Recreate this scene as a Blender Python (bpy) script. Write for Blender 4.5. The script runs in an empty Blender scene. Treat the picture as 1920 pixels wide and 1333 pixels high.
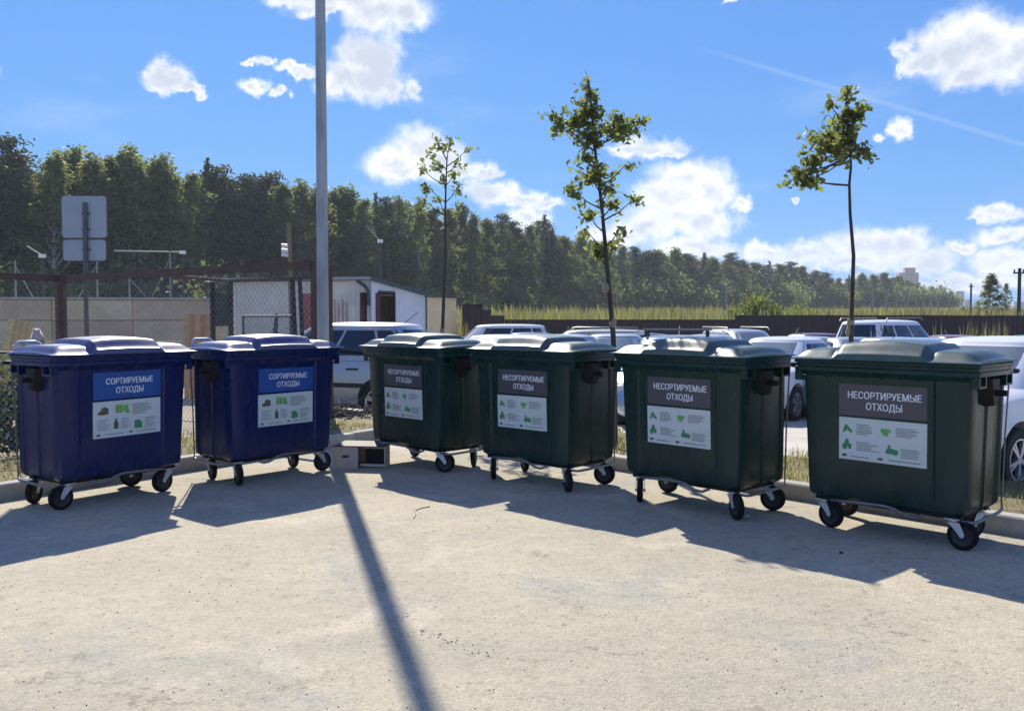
import bpy, bmesh, math, random
import numpy as np
from mathutils import Vector, Matrix

R = math.radians
random.seed(7)
RNG = np.random.default_rng(11)
scene = bpy.context.scene
COL = scene.collection

# ------------------------------------------------------------------ camera
F, YH, H = 1700.0, 597.0, 1.555          # focal length / horizon row in photo pixels, eye height in m
PIT = math.atan((666.5 - YH) / F)
cam_d = bpy.data.cameras.new('camera')
cam = bpy.data.objects.new('camera', cam_d)
COL.objects.link(cam)
cam.location = (0, 0, H)
cam.rotation_euler = (math.pi / 2 - PIT, 0, 0)
cam_d.sensor_fit = 'HORIZONTAL'
cam_d.sensor_width = 36.0
cam_d.lens = 36.0 * F / 1920.0
cam_d.clip_start = 0.05
cam_d.clip_end = 6000
scene.camera = cam


def ray(u, v):
    a = (u - 960.0) / F
    b = -(v - 666.5) / F
    return Vector((a, math.cos(PIT) + b * math.sin(PIT), -math.sin(PIT) + b * math.cos(PIT)))


def at(u, v, Y):
    """point seen at photo pixel (u, v) standing Y metres in front of the camera"""
    r = ray(u, v)
    t = Y / r.y
    return Vector((r.x * t, Y, H + r.z * t))


def gnd(u, v, z=0.0):
    """point of the level z seen at photo pixel (u, v)"""
    r = ray(u, v)
    t = (z - H) / r.z
    return Vector((r.x * t, r.y * t, z))


# ------------------------------------------------------------------ sun, sky, exposure
SUN_AZ, SUN_EL = R(-14.3), R(39.5)       # azimuth from +Y, negative = towards -X
sd = Vector((math.sin(SUN_AZ) * math.cos(SUN_EL), math.cos(SUN_AZ) * math.cos(SUN_EL), math.sin(SUN_EL)))
sun_d = bpy.data.lights.new('sun', 'SUN')
sun_d.energy = 4.6
sun_d.angle = R(0.53)
sun_d.color = (1.0, 0.93, 0.80)
sun = bpy.data.objects.new('sun', sun_d)
COL.objects.link(sun)
sun.rotation_euler = sd.to_track_quat('Z', 'Y').to_euler()
sun.location = sd * 60

vs = scene.view_settings
vs.view_transform = 'Standard'
vs.look = 'None'
vs.gamma = 1.0
vs.use_curve_mapping = False
vs.exposure = 0.80
scene.cycles.use_denoising = True
scene.cycles.max_bounces = 8
scene.cycles.transparent_max_bounces = 16
scene.cycles.sample_clamp_indirect = 6.0

world = bpy.data.worlds.new('World')
scene.world = world
world.use_nodes = True
WT = world.node_tree
WT.nodes.clear()


class NT:
    """tiny helper to write node graphs"""
    def __init__(self, tree):
        self.t = tree

    def n(self, kind, **kw):
        x = self.t.nodes.new(kind)
        for k, v in kw.items():
            setattr(x, k, v)
        return x

    def put(self, sock, val):
        if isinstance(val, bpy.types.NodeSocket):
            self.t.links.new(val, sock)
        elif val is not None:
            if sock.type == 'RGBA' and len(val) == 3:
                val = (*val, 1.0)
            sock.default_value = val

    def math(self, op, a, b=None, c=None, clamp=False):
        x = self.n('ShaderNodeMath', operation=op, use_clamp=clamp)
        self.put(x.inputs[0], a)
        self.put(x.inputs[1], b)
        self.put(x.inputs[2], c)
        return x.outputs[0]

    def vec(self, op, a, b=None):
        x = self.n('ShaderNodeVectorMath', operation=op)
        self.put(x.inputs[0], a)
        self.put(x.inputs[1], b)
        return x.outputs['Value'] if op in ('LENGTH', 'DOT_PRODUCT') else x.outputs[0]

    def mix(self, f, a, b, blend='MIX'):
        x = self.n('ShaderNodeMix', data_type='RGBA', blend_type=blend)
        self.put(x.inputs[0], f)
        self.put(x.inputs[6], a)
        self.put(x.inputs[7], b)
        return x.outputs[2]

    def ramp(self, f, lo, hi, a=0.0, b=1.0, smooth=True):
        x = self.n('ShaderNodeMapRange')
        x.interpolation_type = 'SMOOTHSTEP' if smooth else 'LINEAR'
        self.put(x.inputs[0], f)
        x.inputs[1].default_value = lo
        x.inputs[2].default_value = hi
        x.inputs[3].default_value = a
        x.inputs[4].default_value = b
        return x.outputs[0]

    def noise(self, vec, scale, detail=4.0, rough=0.55, dist=0.0, color=False):
        x = self.n('ShaderNodeTexNoise')
        self.put(x.inputs['Vector'], vec)
        x.inputs['Scale'].default_value = scale
        x.inputs['Detail'].default_value = detail
        x.inputs['Roughness'].default_value = rough
        x.inputs['Distortion'].default_value = dist
        return x.outputs[1] if color else x.outputs[0]


W = NT(WT)
sky = W.n('ShaderNodeTexSky', sky_type='NISHITA')
sky.sun_disc = False
sky.sun_elevation = SUN_EL
sky.sun_rotation = SUN_AZ
sky.altitude = 150
sky.air_density = 1.0
sky.dust_density = 0.15
sky.ozone_density = 2.5
tc = W.n('ShaderNodeTexCoord')
dirv = W.vec('NORMALIZE', tc.outputs['Generated'])
sp = W.n('ShaderNodeSeparateXYZ')
W.put(sp.inputs[0], dirv)
az = W.math('ARCTAN2', sp.outputs[0], sp.outputs[1])
el = W.math('ARCSINE', sp.outputs[2])
cb = W.n('ShaderNodeCombineXYZ')
W.put(cb.inputs[0], az)
W.put(cb.inputs[1], el)
P0 = cb.outputs[0]                                    # (azimuth, elevation) of the sky direction
# ragged cloud outlines: warp by noise of two scales
w1 = W.vec('SUBTRACT', W.noise(dirv, 22.0, 4.0, 0.6, color=True), (0.5, 0.5, 0.5))
w2 = W.vec('SUBTRACT', W.noise(dirv, 85.0, 2.0, 0.6, color=True), (0.5, 0.5, 0.5))
P1 = W.vec('ADD', P0, W.vec('MULTIPLY', w1, (0.050, 0.040, 0.0)))
P1 = W.vec('ADD', P1, W.vec('MULTIPLY', w2, (0.013, 0.011, 0.0)))

CLOUDS = [  # cumulus lobes: centre (as photo pixel -> sky direction) and angular half sizes
    (650, -2, 120, 30), (710, 18, 88, 36), (760, 32, 40, 30), (545, -10, 70, 18), (600, 22, 40, 12),
    (645, 152, 44, 34), (690, 150, 72, 40), (684, 104, 46, 44), (718, 122, 38, 54), (742, 168, 26, 22),
    (556, 130, 34, 10), (482, 160, 24, 12), (470, 114, 20, 7), (526, 170, 13, 9), (785, 165, 14, 16), (500, 118, 16, 7),
    (312, 146, 30, 20), (292, 154, 26, 11), (345, 164, 30, 9), (374, 174, 12, 9),
    (740, 305, 52, 40), (790, 288, 62, 44), (838, 306, 52, 40), (880, 322, 40, 24), (762, 324, 70, 18), (918, 326, 15, 12),
    (925, 366, 56, 24), (985, 378, 60, 17), (1030, 382, 30, 14), (1000, 412, 40, 24),
    (1225, 278, 64, 19), (1180, 283, 42, 10), (1262, 286, 34, 8),
    (1290, 340, 66, 36), (1250, 372, 62, 36), (1332, 350, 46, 40), (1268, 404, 90, 36), (1200, 432, 66, 30),
    (1320, 420, 62, 32), (1384, 378, 20, 16), (1290, 372, 74, 44),
    (1150, 446, 60, 22), (1300, 462, 90, 20), (1440, 472, 60, 18), (1515, 478, 64, 26), (1640, 466, 88, 32),
    (1692, 456, 52, 28), (1600, 498, 95, 16), (1742, 492, 60, 20), (1840, 524, 95, 16), (1890, 486, 52, 22),
    (1430, 502, 90, 9), (1250, 490, 80, 12), (1720, 534, 120, 12),
    (1866, 400, 34, 15), (1838, 410, 18, 8), (1882, 440, 40, 16), (1815, 466, 28, 15),
    (1800, 92, 74, 50), (1850, 80, 72, 50), (1905, 95, 60, 50), (1745, 112, 44, 24), (1700, 98, 14, 26), (1692, 124, 9, 13),
    (1822, 136, 52, 24), (1960, 80, 60, 40), (1686, 244, 16, 22), (1650, 268, 9, 7), (1480, 372, 9, 7), (1372, 4, 12, 6),
    (2080, 470, 120, 34), (2200, 500, 160, 40), (2150, 250, 60, 22), (-160, 330, 120, 40), (-80, 120, 50, 18), (-330, 240, 90, 34),
    (900, -160, 130, 46), (300, -190, 90, 34), (1500, -220, 150, 50), (2300, 60, 130, 60), (-420, -60, 120, 44), (700, -330, 160, 60),
]
Fld = None
for (cu, cv, rx, ry) in CLOUDS:
    d = ray(cu, cv).normalized()
    a0, e0 = math.atan2(d.x, d.y), math.asin(d.z)
    q = W.vec('MULTIPLY', W.vec('SUBTRACT', P1, (a0, e0, 0)), (F / rx / 1.30, F / ry / 1.30, 0))
    l = W.math('SUBTRACT', 1.0, W.vec('LENGTH', q))
    Fld = l if Fld is None else W.math('SMOOTH_MAX', Fld, l, 0.12)
# scattered cumulus in the unseen rest of the sky, coverage set for neutral shadow fill
sc = W.vec('MULTIPLY', dirv, (1.0, 1.0, 2.2))
far = W.noise(sc, 3.2, 7.0, 0.55, 0.3)
side = W.ramp(W.math('ABSOLUTE', az), 0.75, 1.0)
up = W.ramp(el, 0.62, 0.85)
rest = W.math('SUBTRACT', W.math('MULTIPLY', W.math('SUBTRACT', far, 0.525), 5.0), W.math('MULTIPLY', W.math('SUBTRACT', 1.0, W.math('MAXIMUM', side, up)), 6.0))
Fld = W.math('MAXIMUM', Fld, rest)
nz = W.math('SUBTRACT', W.noise(dirv, 46.0, 5.0, 0.62), 0.5)
dens = W.math('ADD', Fld, W.math('MULTIPLY', nz, 0.62))
alpha = W.math('POWER', W.ramp(dens, -0.10, 0.62), 1.35)
# thicker = greyer; relief from the noise difference towards the sun
nz_s = W.noise(W.vec('ADD', dirv, (sd.x * 0.012, 0.0, sd.z * 0.016)), 46.0, 5.0, 0.62)
relief = W.math('MULTIPLY', W.math('SUBTRACT', W.math('ADD', nz, 0.5), nz_s), 0.9)
thick = W.ramp(W.math('SUBTRACT', W.math('ADD', Fld, W.math('MULTIPLY', nz, 0.55)), W.math('ADD', relief, W.math('MULTIPLY', W.math('SUBTRACT', W.noise(dirv, 13.0, 3.0, 0.5), 0.5), 1.3))), 0.22, 1.05)
cl = W.mix(thick, (8.6, 8.7, 8.9), (5.0, 5.5, 6.5))
# soft shoulder on the very bright sky (as a camera would roll it off), so that blue survives towards the horizon
EXPO = 0.075 * 2 ** vs.exposure
xs_ = W.vec('MULTIPLY', sky.outputs[0], (0.1153,) * 3)
skyc = W.vec('MULTIPLY', W.vec('DIVIDE', xs_, W.vec('ADD', xs_, (0.28, 0.55, 0.32))), (0.225 / EXPO, 0.745 / EXPO, 1.25 / EXPO))
wisp = W.math('MULTIPLY', W.ramp(W.noise(W.vec('MULTIPLY', dirv, (2.0, 2.0, 7.0)), 3.0, 6.0, 0.6), 0.5, 0.85), 0.20)
skyc = W.mix(wisp, skyc, (6.6, 7.2, 8.0))
# contrail: thin band along a great-circle-like line
A = ray(1330, 96).normalized()
B = ray(1920, 272).normalized()
nrm = A.cross(B).normalized()
dl = W.math('ABSOLUTE', W.vec('DOT_PRODUCT', dirv, tuple(nrm)))
band = W.ramp(dl, 0.0008, 0.0034, 0.11, 0.0)
band = W.math('MULTIPLY', band, W.ramp(az, R(9), R(18)))
band = W.math('MULTIPLY', band, W.ramp(az, R(50), R(40)))
skyc = W.mix(band, skyc, (7.0, 7.6, 8.2))
skyf = W.mix(alpha, skyc, cl)
bg = W.n('ShaderNodeBackground')
W.put(bg.inputs[0], skyf)
bg.inputs[1].default_value = 0.075
out = W.n('ShaderNodeOutputWorld')
WT.links.new(bg.outputs[0], out.inputs[0])
world.cycles.sampling_method = 'MANUAL'
world.cycles.sample_map_resolution = 512

# ------------------------------------------------------------------ materials
MATS = {}


def mat(name, col, rough=0.6, metal=0.0, var=0.0, vscale=6.0, bump=0.0, bscale=40.0, spec=0.5, col2=None, c2scale=3.0,
        c2lo=0.45, c2hi=0.65, coat=0.0, transl=0.0, randobj=0.0, island=0.0, alpha=None, vstretch=(1, 1, 1), rvar=0.0, dust=None):
    if name in MATS:
        return MATS[name]
    m = bpy.data.materials.new(name)
    m.use_nodes = True
    t = NT(m.node_tree)
    bs = m.node_tree.nodes['Principled BSDF']
    tcn = t.n('ShaderNodeTexCoord')
    v = t.vec('MULTIPLY', tcn.outputs['Object'], vstretch)
    c = None
    if col2 is not None:
        f = t.ramp(t.noise(v, c2scale, 6.0, 0.6), c2lo, c2hi)
        c = t.mix(f, col, col2)
    if var > 0:
        n = t.ramp(t.noise(v, vscale, 6.0, 0.65), 0.25, 0.75, 1 - var, 1 + var, False)
        x = t.n('ShaderNodeVectorMath', operation='SCALE')
        t.put(x.inputs[0], c if c is not None else tuple(col))
        t.put(x.inputs['Scale'], n)
        c = x.outputs[0]
    if dust is not None:        # splashed grime low on the body and faint runs down the walls
        sz = t.n('ShaderNodeSeparateXYZ')
        t.put(sz.inputs[0], tcn.outputs['Object'])
        oi0 = t.n('ShaderNodeObjectInfo')
        sh = t.n('ShaderNodeCombineXYZ')
        t.put(sh.inputs[0], t.math('MULTIPLY', oi0.outputs['Random'], 9.0))
        vv = t.vec('ADD', tcn.outputs['Object'], sh.outputs[0])
        low = t.math('MULTIPLY', t.ramp(sz.outputs[2], 0.62, 0.24), t.ramp(t.noise(vv, 7.0, 7.0, 0.7), 0.40, 0.72))
        run = t.math('MULTIPLY', t.ramp(t.noise(t.vec('MULTIPLY', vv, (14.0, 14.0, 0.9)), 1.0, 4.0, 0.6), 0.56, 0.80), 0.30)
        c = t.mix(t.math('MINIMUM', t.math('ADD', t.math('MULTIPLY', low, 0.55), run), 0.7), c if c is not None else tuple(col), dust)
    if randobj > 0 or island > 0:
        g = t.n('ShaderNodeNewGeometry')
        oi = t.n('ShaderNodeObjectInfo')
        val = t.math('ADD', t.math('MULTIPLY', t.math('SUBTRACT', oi.outputs['Random'], 0.5), 2 * randobj),
                     t.math('MULTIPLY', t.math('SUBTRACT', g.outputs['Random Per Island'], 0.5), 2 * island))
        h = t.n('ShaderNodeHueSaturation')
        t.put(h.inputs['Color'], c if c is not None else tuple(col))
        t.put(h.inputs['Value'], t.math('ADD', 1.0, val))
        t.put(h.inputs['Hue'], t.math('ADD', 0.5, t.math('MULTIPLY', t.math('SUBTRACT', oi.outputs['Random'], 0.5), 0.05 if randobj else 0.0)))
        c = h.outputs[0]
    t.put(bs.inputs['Base Color'], c if c is not None else tuple(col))
    bs.inputs['Roughness'].default_value = rough
    if rvar > 0:
        t.put(bs.inputs['Roughness'], t.ramp(t.noise(v, vscale * 0.7, 5.0, 0.6), 0.3, 0.7, max(0.02, rough - rvar), min(1, rough + rvar)))
    bs.inputs['Metallic'].default_value = metal
    bs.inputs['Specular IOR Level'].default_value = spec
    if coat:
        bs.inputs['Coat Weight'].default_value = coat
        bs.inputs['Coat Roughness'].default_value = 0.06
    if bump > 0:
        b = t.n('ShaderNodeBump')
        b.inputs['Strength'].default_value = bump
        b.inputs['Distance'].default_value = 0.02
        t.put(b.inputs['Height'], t.noise(v, bscale, 5.0, 0.65))
        t.put(bs.inputs['Normal'], b.outputs[0])
    if transl > 0:
        tr = t.n('ShaderNodeBsdfTranslucent')
        t.put(tr.inputs[0], t.mix(0.5, c if c is not None else tuple(col), (0.32, 0.38, 0.09)))
        mx = t.n('ShaderNodeMixShader')
        mx.inputs[0].default_value = transl
        t.t.links.new(bs.outputs[0], mx.inputs[1])
        t.t.links.new(tr.outputs[0], mx.inputs[2])
        t.t.links.new(mx.outputs[0], m.node_tree.nodes['Material Output'].inputs[0])
    MATS[name] = m
    return m


def asphalt():
    m = bpy.data.materials.new('dusty asphalt')
    m.use_nodes = True
    t = NT(m.node_tree)
    bs = m.node_tree.nodes['Principled BSDF']
    v = t.n('ShaderNodeTexCoord').outputs['Object']
    big = t.ramp(t.noise(v, 0.55, 7.0, 0.62, 0.4), 0.36, 0.66)
    c = t.mix(big, (0.345, 0.312, 0.240), (0.425, 0.375, 0.278))
    grey = t.ramp(t.noise(t.vec('ADD', v, (7.3, 2.1, 0)), 0.9, 6.0, 0.65, 0.6), 0.50, 0.74)
    c = t.mix(t.math('MULTIPLY', grey, 0.80), c, (0.292, 0.290, 0.258))
    stain = t.ramp(t.noise(t.vec('ADD', v, (-3.1, 8.4, 0)), 1.7, 8.0, 0.7, 0.8), 0.585, 0.74)
    c = t.mix(t.math('MULTIPLY', stain, 0.78), c, (0.170, 0.150, 0.115))
    pale = t.ramp(t.noise(t.vec('ADD', v, (11.0, -4.0, 0)), 0.8, 5.0, 0.6, 1.2), 0.56, 0.72)
    c = t.mix(t.math('MULTIPLY', pale, 0.60), c, (0.52, 0.46, 0.35))
    # sparse hairline cracks with grime in them
    wv = t.vec('ADD', v, t.vec('MULTIPLY', t.vec('SUBTRACT', t.noise(v, 1.6, 5.0, 0.65, color=True), (0.5, 0.5, 0.5)), (1.1, 1.1, 0)))
    vc = t.n('ShaderNodeTexVoronoi', feature='DISTANCE_TO_EDGE')
    t.put(vc.inputs['Vector'], wv)
    vc.inputs['Scale'].default_value = 0.42
    crack = t.math('MULTIPLY', t.ramp(vc.outputs['Distance'], 0.0015, 0.007, 1.0, 0.0), t.ramp(t.noise(v, 0.7, 3.0, 0.5), 0.50, 0.62))
    c = t.mix(t.math('MULTIPLY', crack, 0.30), c, (0.075, 0.065, 0.050))
    vo = t.n('ShaderNodeTexVoronoi')
    t.put(vo.inputs['Vector'], v)
    vo.inputs['Scale'].default_value = 95.0
    ch = t.n('ShaderNodeSeparateColor')
    t.put(ch.inputs[0], vo.outputs['Color'])
    stone = t.ramp(ch.outputs[0], 0.0, 1.0, 0.86, 1.12, False)
    vo2 = t.n('ShaderNodeTexVoronoi')
    t.put(vo2.inputs['Vector'], v)
    vo2.inputs['Scale'].default_value = 38.0
    ch2 = t.n('ShaderNodeSeparateColor')
    t.put(ch2.inputs[0], vo2.outputs['Color'])
    dark = t.ramp(ch2.outputs[1], 0.92, 0.98, 1.0, 0.82, False)
    mid = t.ramp(t.noise(v, 9.0, 6.0, 0.7), 0.3, 0.7, 0.90, 1.09, False)
    x = t.n('ShaderNodeVectorMath', operation='SCALE')
    t.put(x.inputs[0], c)
    t.put(x.inputs['Scale'], t.math('MULTIPLY', t.math('MULTIPLY', stone, dark), mid))
    t.put(bs.inputs['Base Color'], x.outputs[0])
    bs.inputs['Roughness'].default_value = 0.92
    bs.inputs['Specular IOR Level'].default_value = 0.25
    b = t.n('ShaderNodeBump')
    b.inputs['Strength'].default_value = 0.38
    b.inputs['Distance'].default_value = 0.006
    hh = t.math('ADD', t.math('MULTIPLY', vo.outputs['Distance'], -1.0), t.math('MULTIPLY', t.noise(v, 30.0, 5.0, 0.7), 1.4))
    t.put(b.inputs['Height'], hh)
    b2 = t.n('ShaderNodeBump')
    b2.inputs['Strength'].default_value = 0.5
    b2.inputs['Distance'].default_value = 0.03
    t.put(b2.inputs['Height'], t.noise(v, 2.2, 4.0, 0.5))
    t.put(b2.inputs['Normal'], b.outputs[0])
    t.put(bs.inputs['Normal'], b2.outputs[0])
    return m


# ------------------------------------------------------------------ mesh helpers
class MB:
    def __init__(self):
        self.v = []
        self.f = []

    def add(self, vs, fs):
        o = len(self.v)
        self.v += [tuple(p) for p in vs]
        self.f += [tuple(i + o for i in f) for f in fs]
        return self

    def box(self, c, s, rot=None):
        hx, hy, hz = s[0] / 2, s[1] / 2, s[2] / 2
        P = [Vector((x, y, z)) for x in (-hx, hx) for y in (-hy, hy) for z in (-hz, hz)]
        if rot is not None:
            P = [rot @ p for p in P]
        c = Vector(c)
        return self.add([p + c for p in P], [(0, 1, 3, 2), (4, 6, 7, 5), (0, 4, 5, 1), (2, 3, 7, 6), (0, 2, 6, 4), (1, 5, 7, 3)])

    def beam(self, a, b, w, h, up=(0, 0, 1)):
        a, b = Vector(a), Vector(b)
        d = (b - a)
        L = d.length
        y = d.normalized()
        x = y.cross(Vector(up))
        if x.length < 1e-4:
            x = y.cross(Vector((1, 0, 0)))
        x.normalize()
        z = x.cross(y)
        m = Matrix((x, y, z)).transposed()
        return self.box((a + b) / 2, (w, L, h), m)

    def tube(self, pts, r, n=8, caps=True, closed=False):
        pts = [Vector(p) for p in pts]
        rs = r if isinstance(r, (list, tuple)) else [r] * len(pts)
        rings = []
        px = None
        N = len(pts)
        for i, p in enumerate(pts):
            if closed:
                d = (pts[(i + 1) % N] - pts[i - 1])
            else:
                d = (pts[min(i + 1, N - 1)] - pts[max(i - 1, 0)])
            d.normalize()
            if px is None:
                px = d.orthogonal().normalized()
            else:
                px = (px - d * px.dot(d))
                px = px.normalized() if px.length > 1e-6 else d.orthogonal().normalized()
            py = d.cross(px)
            rings.append([p + (px * math.cos(2 * math.pi * k / n) + py * math.sin(2 * math.pi * k / n)) * rs[i] for k in range(n)])
        vs = [q for ring in rings for q in ring]
        fs = []
        for i in range(N if closed else N - 1):
            a, b = i * n, ((i + 1) % N) * n
            for k in range(n):
                k2 = (k + 1) % n
                fs.append((a + k, a + k2, b + k2, b + k))
        if caps and not closed:
            fs.append(tuple(range(n - 1, -1, -1)))
            fs.append(tuple((N - 1) * n + k for k in range(n)))
        return self.add(vs, fs)

    def loft(self, loops, cap0=True, cap1=True, closed=True):
        n = len(loops[0])
        vs = [p for lp in loops for p in lp]
        fs = []
        for i in range(len(loops) - 1):
            a, b = i * n, (i + 1) * n
            for k in range(n if closed else n - 1):
                k2 = (k + 1) % n
                fs.append((a + k, a + k2, b + k2, b + k))
        if cap0:
            fs.append(tuple(range(n - 1, -1, -1)))
        if cap1:
            fs.append(tuple((len(loops) - 1) * n + k for k in range(n)))
        return self.add(vs, fs)

    def grid(self, rows):
        m = len(rows[0])
        vs = [p for r in rows for p in r]
        fs = []
        for i in range(len(rows) - 1):
            for k in range(m - 1):
                a = i * m + k
                fs.append((a, a + 1, a + m + 1, a + m))
        return self.add(vs, fs)

    def mesh(self, name, sharp=None):
        me = bpy.data.meshes.new(name)
        me.from_pydata(self.v, [], self.f)
        me.validate()
        if sharp is not None:
            me.shade_smooth()
            me.set_sharp_from_angle(angle=R(sharp))
        me.update()
        return me

    def build(self, name, m, parent=None, sharp=None, recalc=True):
        me = self.mesh(name, None)
        if recalc:
            bm = bmesh.new()
            bm.from_mesh(me)
            bmesh.ops.recalc_face_normals(bm, faces=bm.faces)
            bm.to_mesh(me)
            bm.free()
        if sharp is not None:
            me.shade_smooth()
            me.set_sharp_from_angle(angle=R(sharp))
        return link(name, me, m, parent)


def link(name, me, m, parent=None):
    if m is not None and not me.materials:
        me.materials.append(m)
    o = bpy.data.objects.new(name, me)
    COL.objects.link(o)
    if parent is not None:
        o.parent = parent
    return o


def np_mesh(name, V, Fc, smooth=False):
    """fast mesh from numpy arrays; Fc is (n, k)"""
    me = bpy.data.meshes.new(name)
    n, k = Fc.shape
    me.vertices.add(len(V))
    me.vertices.foreach_set('co', np.ascontiguousarray(V, dtype=np.float32).ravel())
    me.loops.add(n * k)
    me.loops.foreach_set('vertex_index', np.ascontiguousarray(Fc, dtype=np.int32).ravel())
    me.polygons.add(n)
    me.polygons.foreach_set('loop_start', np.arange(0, n * k, k, dtype=np.int32))
    me.polygons.foreach_set('loop_total', np.full(n, k, dtype=np.int32))
    me.update(calc_edges=True)
    me.validate()
    if smooth:
        me.shade_smooth()
    return me


def tag(o, label=None, cat=None, group=None, kind=None):
    if label:
        o['label'] = label
    if cat:
        o['category'] = cat
    if group:
        o['group'] = group
    if kind:
        o['kind'] = kind
    return o


def thing(name, loc, label, cat, rz=0.0, group=None):
    o = bpy.data.objects.new(name, None)
    o.empty_display_size = 0.2
    COL.objects.link(o)
    o.location = loc
    o.rotation_euler = (0, 0, rz)
    return tag(o, label, cat, group)


def copy_tree(o, parent=None):
    c = o.copy()
    COL.objects.link(c)
    c.parent = parent
    for ch in list(o.children):
        copy_tree(ch, c)
    return c


def leaves(P, size, rng, flat=0.0, asp=1.5, fold=0.35):
    """leaf-shaped two-triangle-pair faces at the points P, random turns; returns V, F (quads)"""
    n = len(P)
    d = rng.normal(size=(n, 3))
    d[:, 2] = d[:, 2] * (1 - flat) - 0.25
    d /= np.linalg.norm(d, axis=1, keepdims=True)
    u = rng.normal(size=(n, 3))
    u -= (u * d).sum(1, keepdims=True) * d
    u /= np.linalg.norm(u, axis=1, keepdims=True)
    s = size * rng.uniform(0.6, 1.35, size=(n, 1))
    nn = np.cross(d, u)
    a = P - d * s * asp * 0.5
    b = P + u * s * 0.5 + nn * s * fold * 0.3
    c = P + d * s * asp * 0.5
    e = P - u * s * 0.5 + nn * s * fold * 0.3
    V = np.stack([a, b, c, e], 1).reshape(-1, 3)
    Fc = np.arange(n * 4).reshape(-1, 4)
    return V, Fc


# ------------------------------------------------------------------ terrain
def zt(y):
    """height of the open ground: level at the bins, a slight fall over the car park, then a rise to the wood"""
    if y < 9:
        return 0.0
    if y < 16:
        return -0.15 * (y - 9) / 7.0
    if y < 34:
        return -0.15 - 0.20 * (y - 16) / 18.0
    if y < 42:
        return -0.35 + 0.05 * (y - 34) / 8
    if y < 380:
        return -0.30 + 0.0195 * (y - 42)
    return -0.30 + 0.0195 * 338 - min(1.0, (y - 380) / 400) * 6.0


M_soil = mat('meadow soil', (0.115, 0.105, 0.055), 0.95, var=0.35, vscale=0.4, col2=(0.16, 0.13, 0.07), c2scale=0.15, bump=0.4, bscale=3)
ys = [-30, -10, 0, 4, 7, 9, 11, 14, 18, 22, 28, 34, 38, 42, 60, 80, 110, 150, 200, 280, 380, 480, 620, 780, 1100, 1500]
mb = MB()
rows = []
for y in ys:
    hw = max(60, abs(y) * 1.1)
    rows.append([(hw * k / 14.0, y, zt(y) - 0.06 - (0.0 if y < 900 else (y - 900) * 0.002)) for k in range(-14, 15)])
g = mb.grid(rows).build('ground', M_soil, sharp=60)
tag(g, kind='structure')

# kerb lines (top view): corner K, one run towards lower left (behind the blue bins), one towards lower right (behind the green bins)
KR0, KR1 = gnd(1480, 935), gnd(1920, 1008)
dr = (KR1 - KR0).normalized()
KL0, KL1 = gnd(0, 940), gnd(700, 828)
dlft = (KL0 - KL1).normalized()
# intersection
A_ = np.array([[dr.x, -dlft.x], [dr.y, -dlft.y]])
b_ = np.array([KL1.x - KR0.x, KL1.y - KR0.y])
sK = np.linalg.solve(A_, b_)[0]
K = KR0 + dr * float(sK)
nr = Vector((-dr.y, dr.x, 0))
nr = nr if nr.y > 0 else -nr            # away from the pad
nl = Vector((-dlft.y, dlft.x, 0))
nl = nl if nl.y > 0 else -nl
ER, EL = K + dr * 22, K + dlft * 22

M_asph = asphalt()
pad = [K + Vector((0, 0.05, 0)), ER + nr * 0.05, Vector((ER.x, -26, 0)), Vector((EL.x, -26, 0)), EL + nl * 0.05]
mb = MB()
mb.add([(p.x, p.y, 0.0) for p in pad], [(0, 1, 2, 3, 4)])
tag(mb.build('pavement', M_asph, recalc=False), kind='structure')
for p in bpy.data.objects['pavement'].data.polygons:
    if p.normal.z < 0:
        bpy.data.objects['pavement'].data.flip_normals()

# kerb stones, one by one
M_kerb = mat('kerb concrete', (0.36, 0.345, 0.31), 0.9, var=0.22, vscale=7, bump=0.35, bscale=60, randobj=0.10)
kerb = thing('kerb', K, None, None)
kerb['kind'] = 'structure'
KW, KH = 0.15, 0.145
mbk = MB()
b = 0.012
loops = []
for x in (0.004, 0.996):
    loops.append([(x, 0, -0.05), (x, 0, KH - b), (x, b, KH), (x, KW - b, KH), (x, KW, KH - b), (x, KW, -0.05)])
me_k = mbk.loft(loops).mesh('kerb_stone')
me_k.materials.append(M_kerb)
for (d, nn, cnt, st) in ((dr, nr, 21, 0.0), (dlft, nl, 21, 0.0)):
    for i in range(cnt):
        o = link('kerb_stone', me_k, None, kerb)
        org = K + d * (i + st) - kerb.location
        ang = math.atan2(d.y, d.x)
        # local y must point along nn
        if Vector((-math.sin(ang), math.cos(ang), 0)).dot(nn) < 0:
            org = org + d * 1.0
            ang += math.pi
        o.location = org + Vector((0, 0, random.uniform(-0.008, 0.004)))
        o.rotation_euler = (0, 0, ang + R(random.uniform(-0.35, 0.35)))

# verges behind the kerbs
M_verge = mat('verge soil', (0.17, 0.135, 0.075), 0.95, var=0.35, vscale=5, col2=(0.20, 0.18, 0.07), c2scale=1.3, bump=0.7, bscale=18)
VW = 1.95
Ko = K + (nr + nl).normalized() * (VW / max(0.3, (nr + nl).normalized().dot(nr)))
kt = KW - 0.02
Ki = K + (nr + nl).normalized() * (kt / max(0.3, (nr + nl).normalized().dot(nr)))
mb = MB()


def strip(mb, a0, a1, b0, b1, z, n=24, amp=0.02):
    rows = []
    for j in range(7):
        t = j / 6
        p0, p1 = a0.lerp(b0, t), a1.lerp(b1, t)
        edge = 0.0 if j in (0, 6) else 1.0
        rows.append([(lambda q: (q.x, q.y, z + edge * random.uniform(-amp, amp) - (0.12 if j == 6 else 0) + (0 if j else -0.02)))(p0.lerp(p1, k / n)) for k in range(n + 1)])
    mb.grid(rows)


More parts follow.
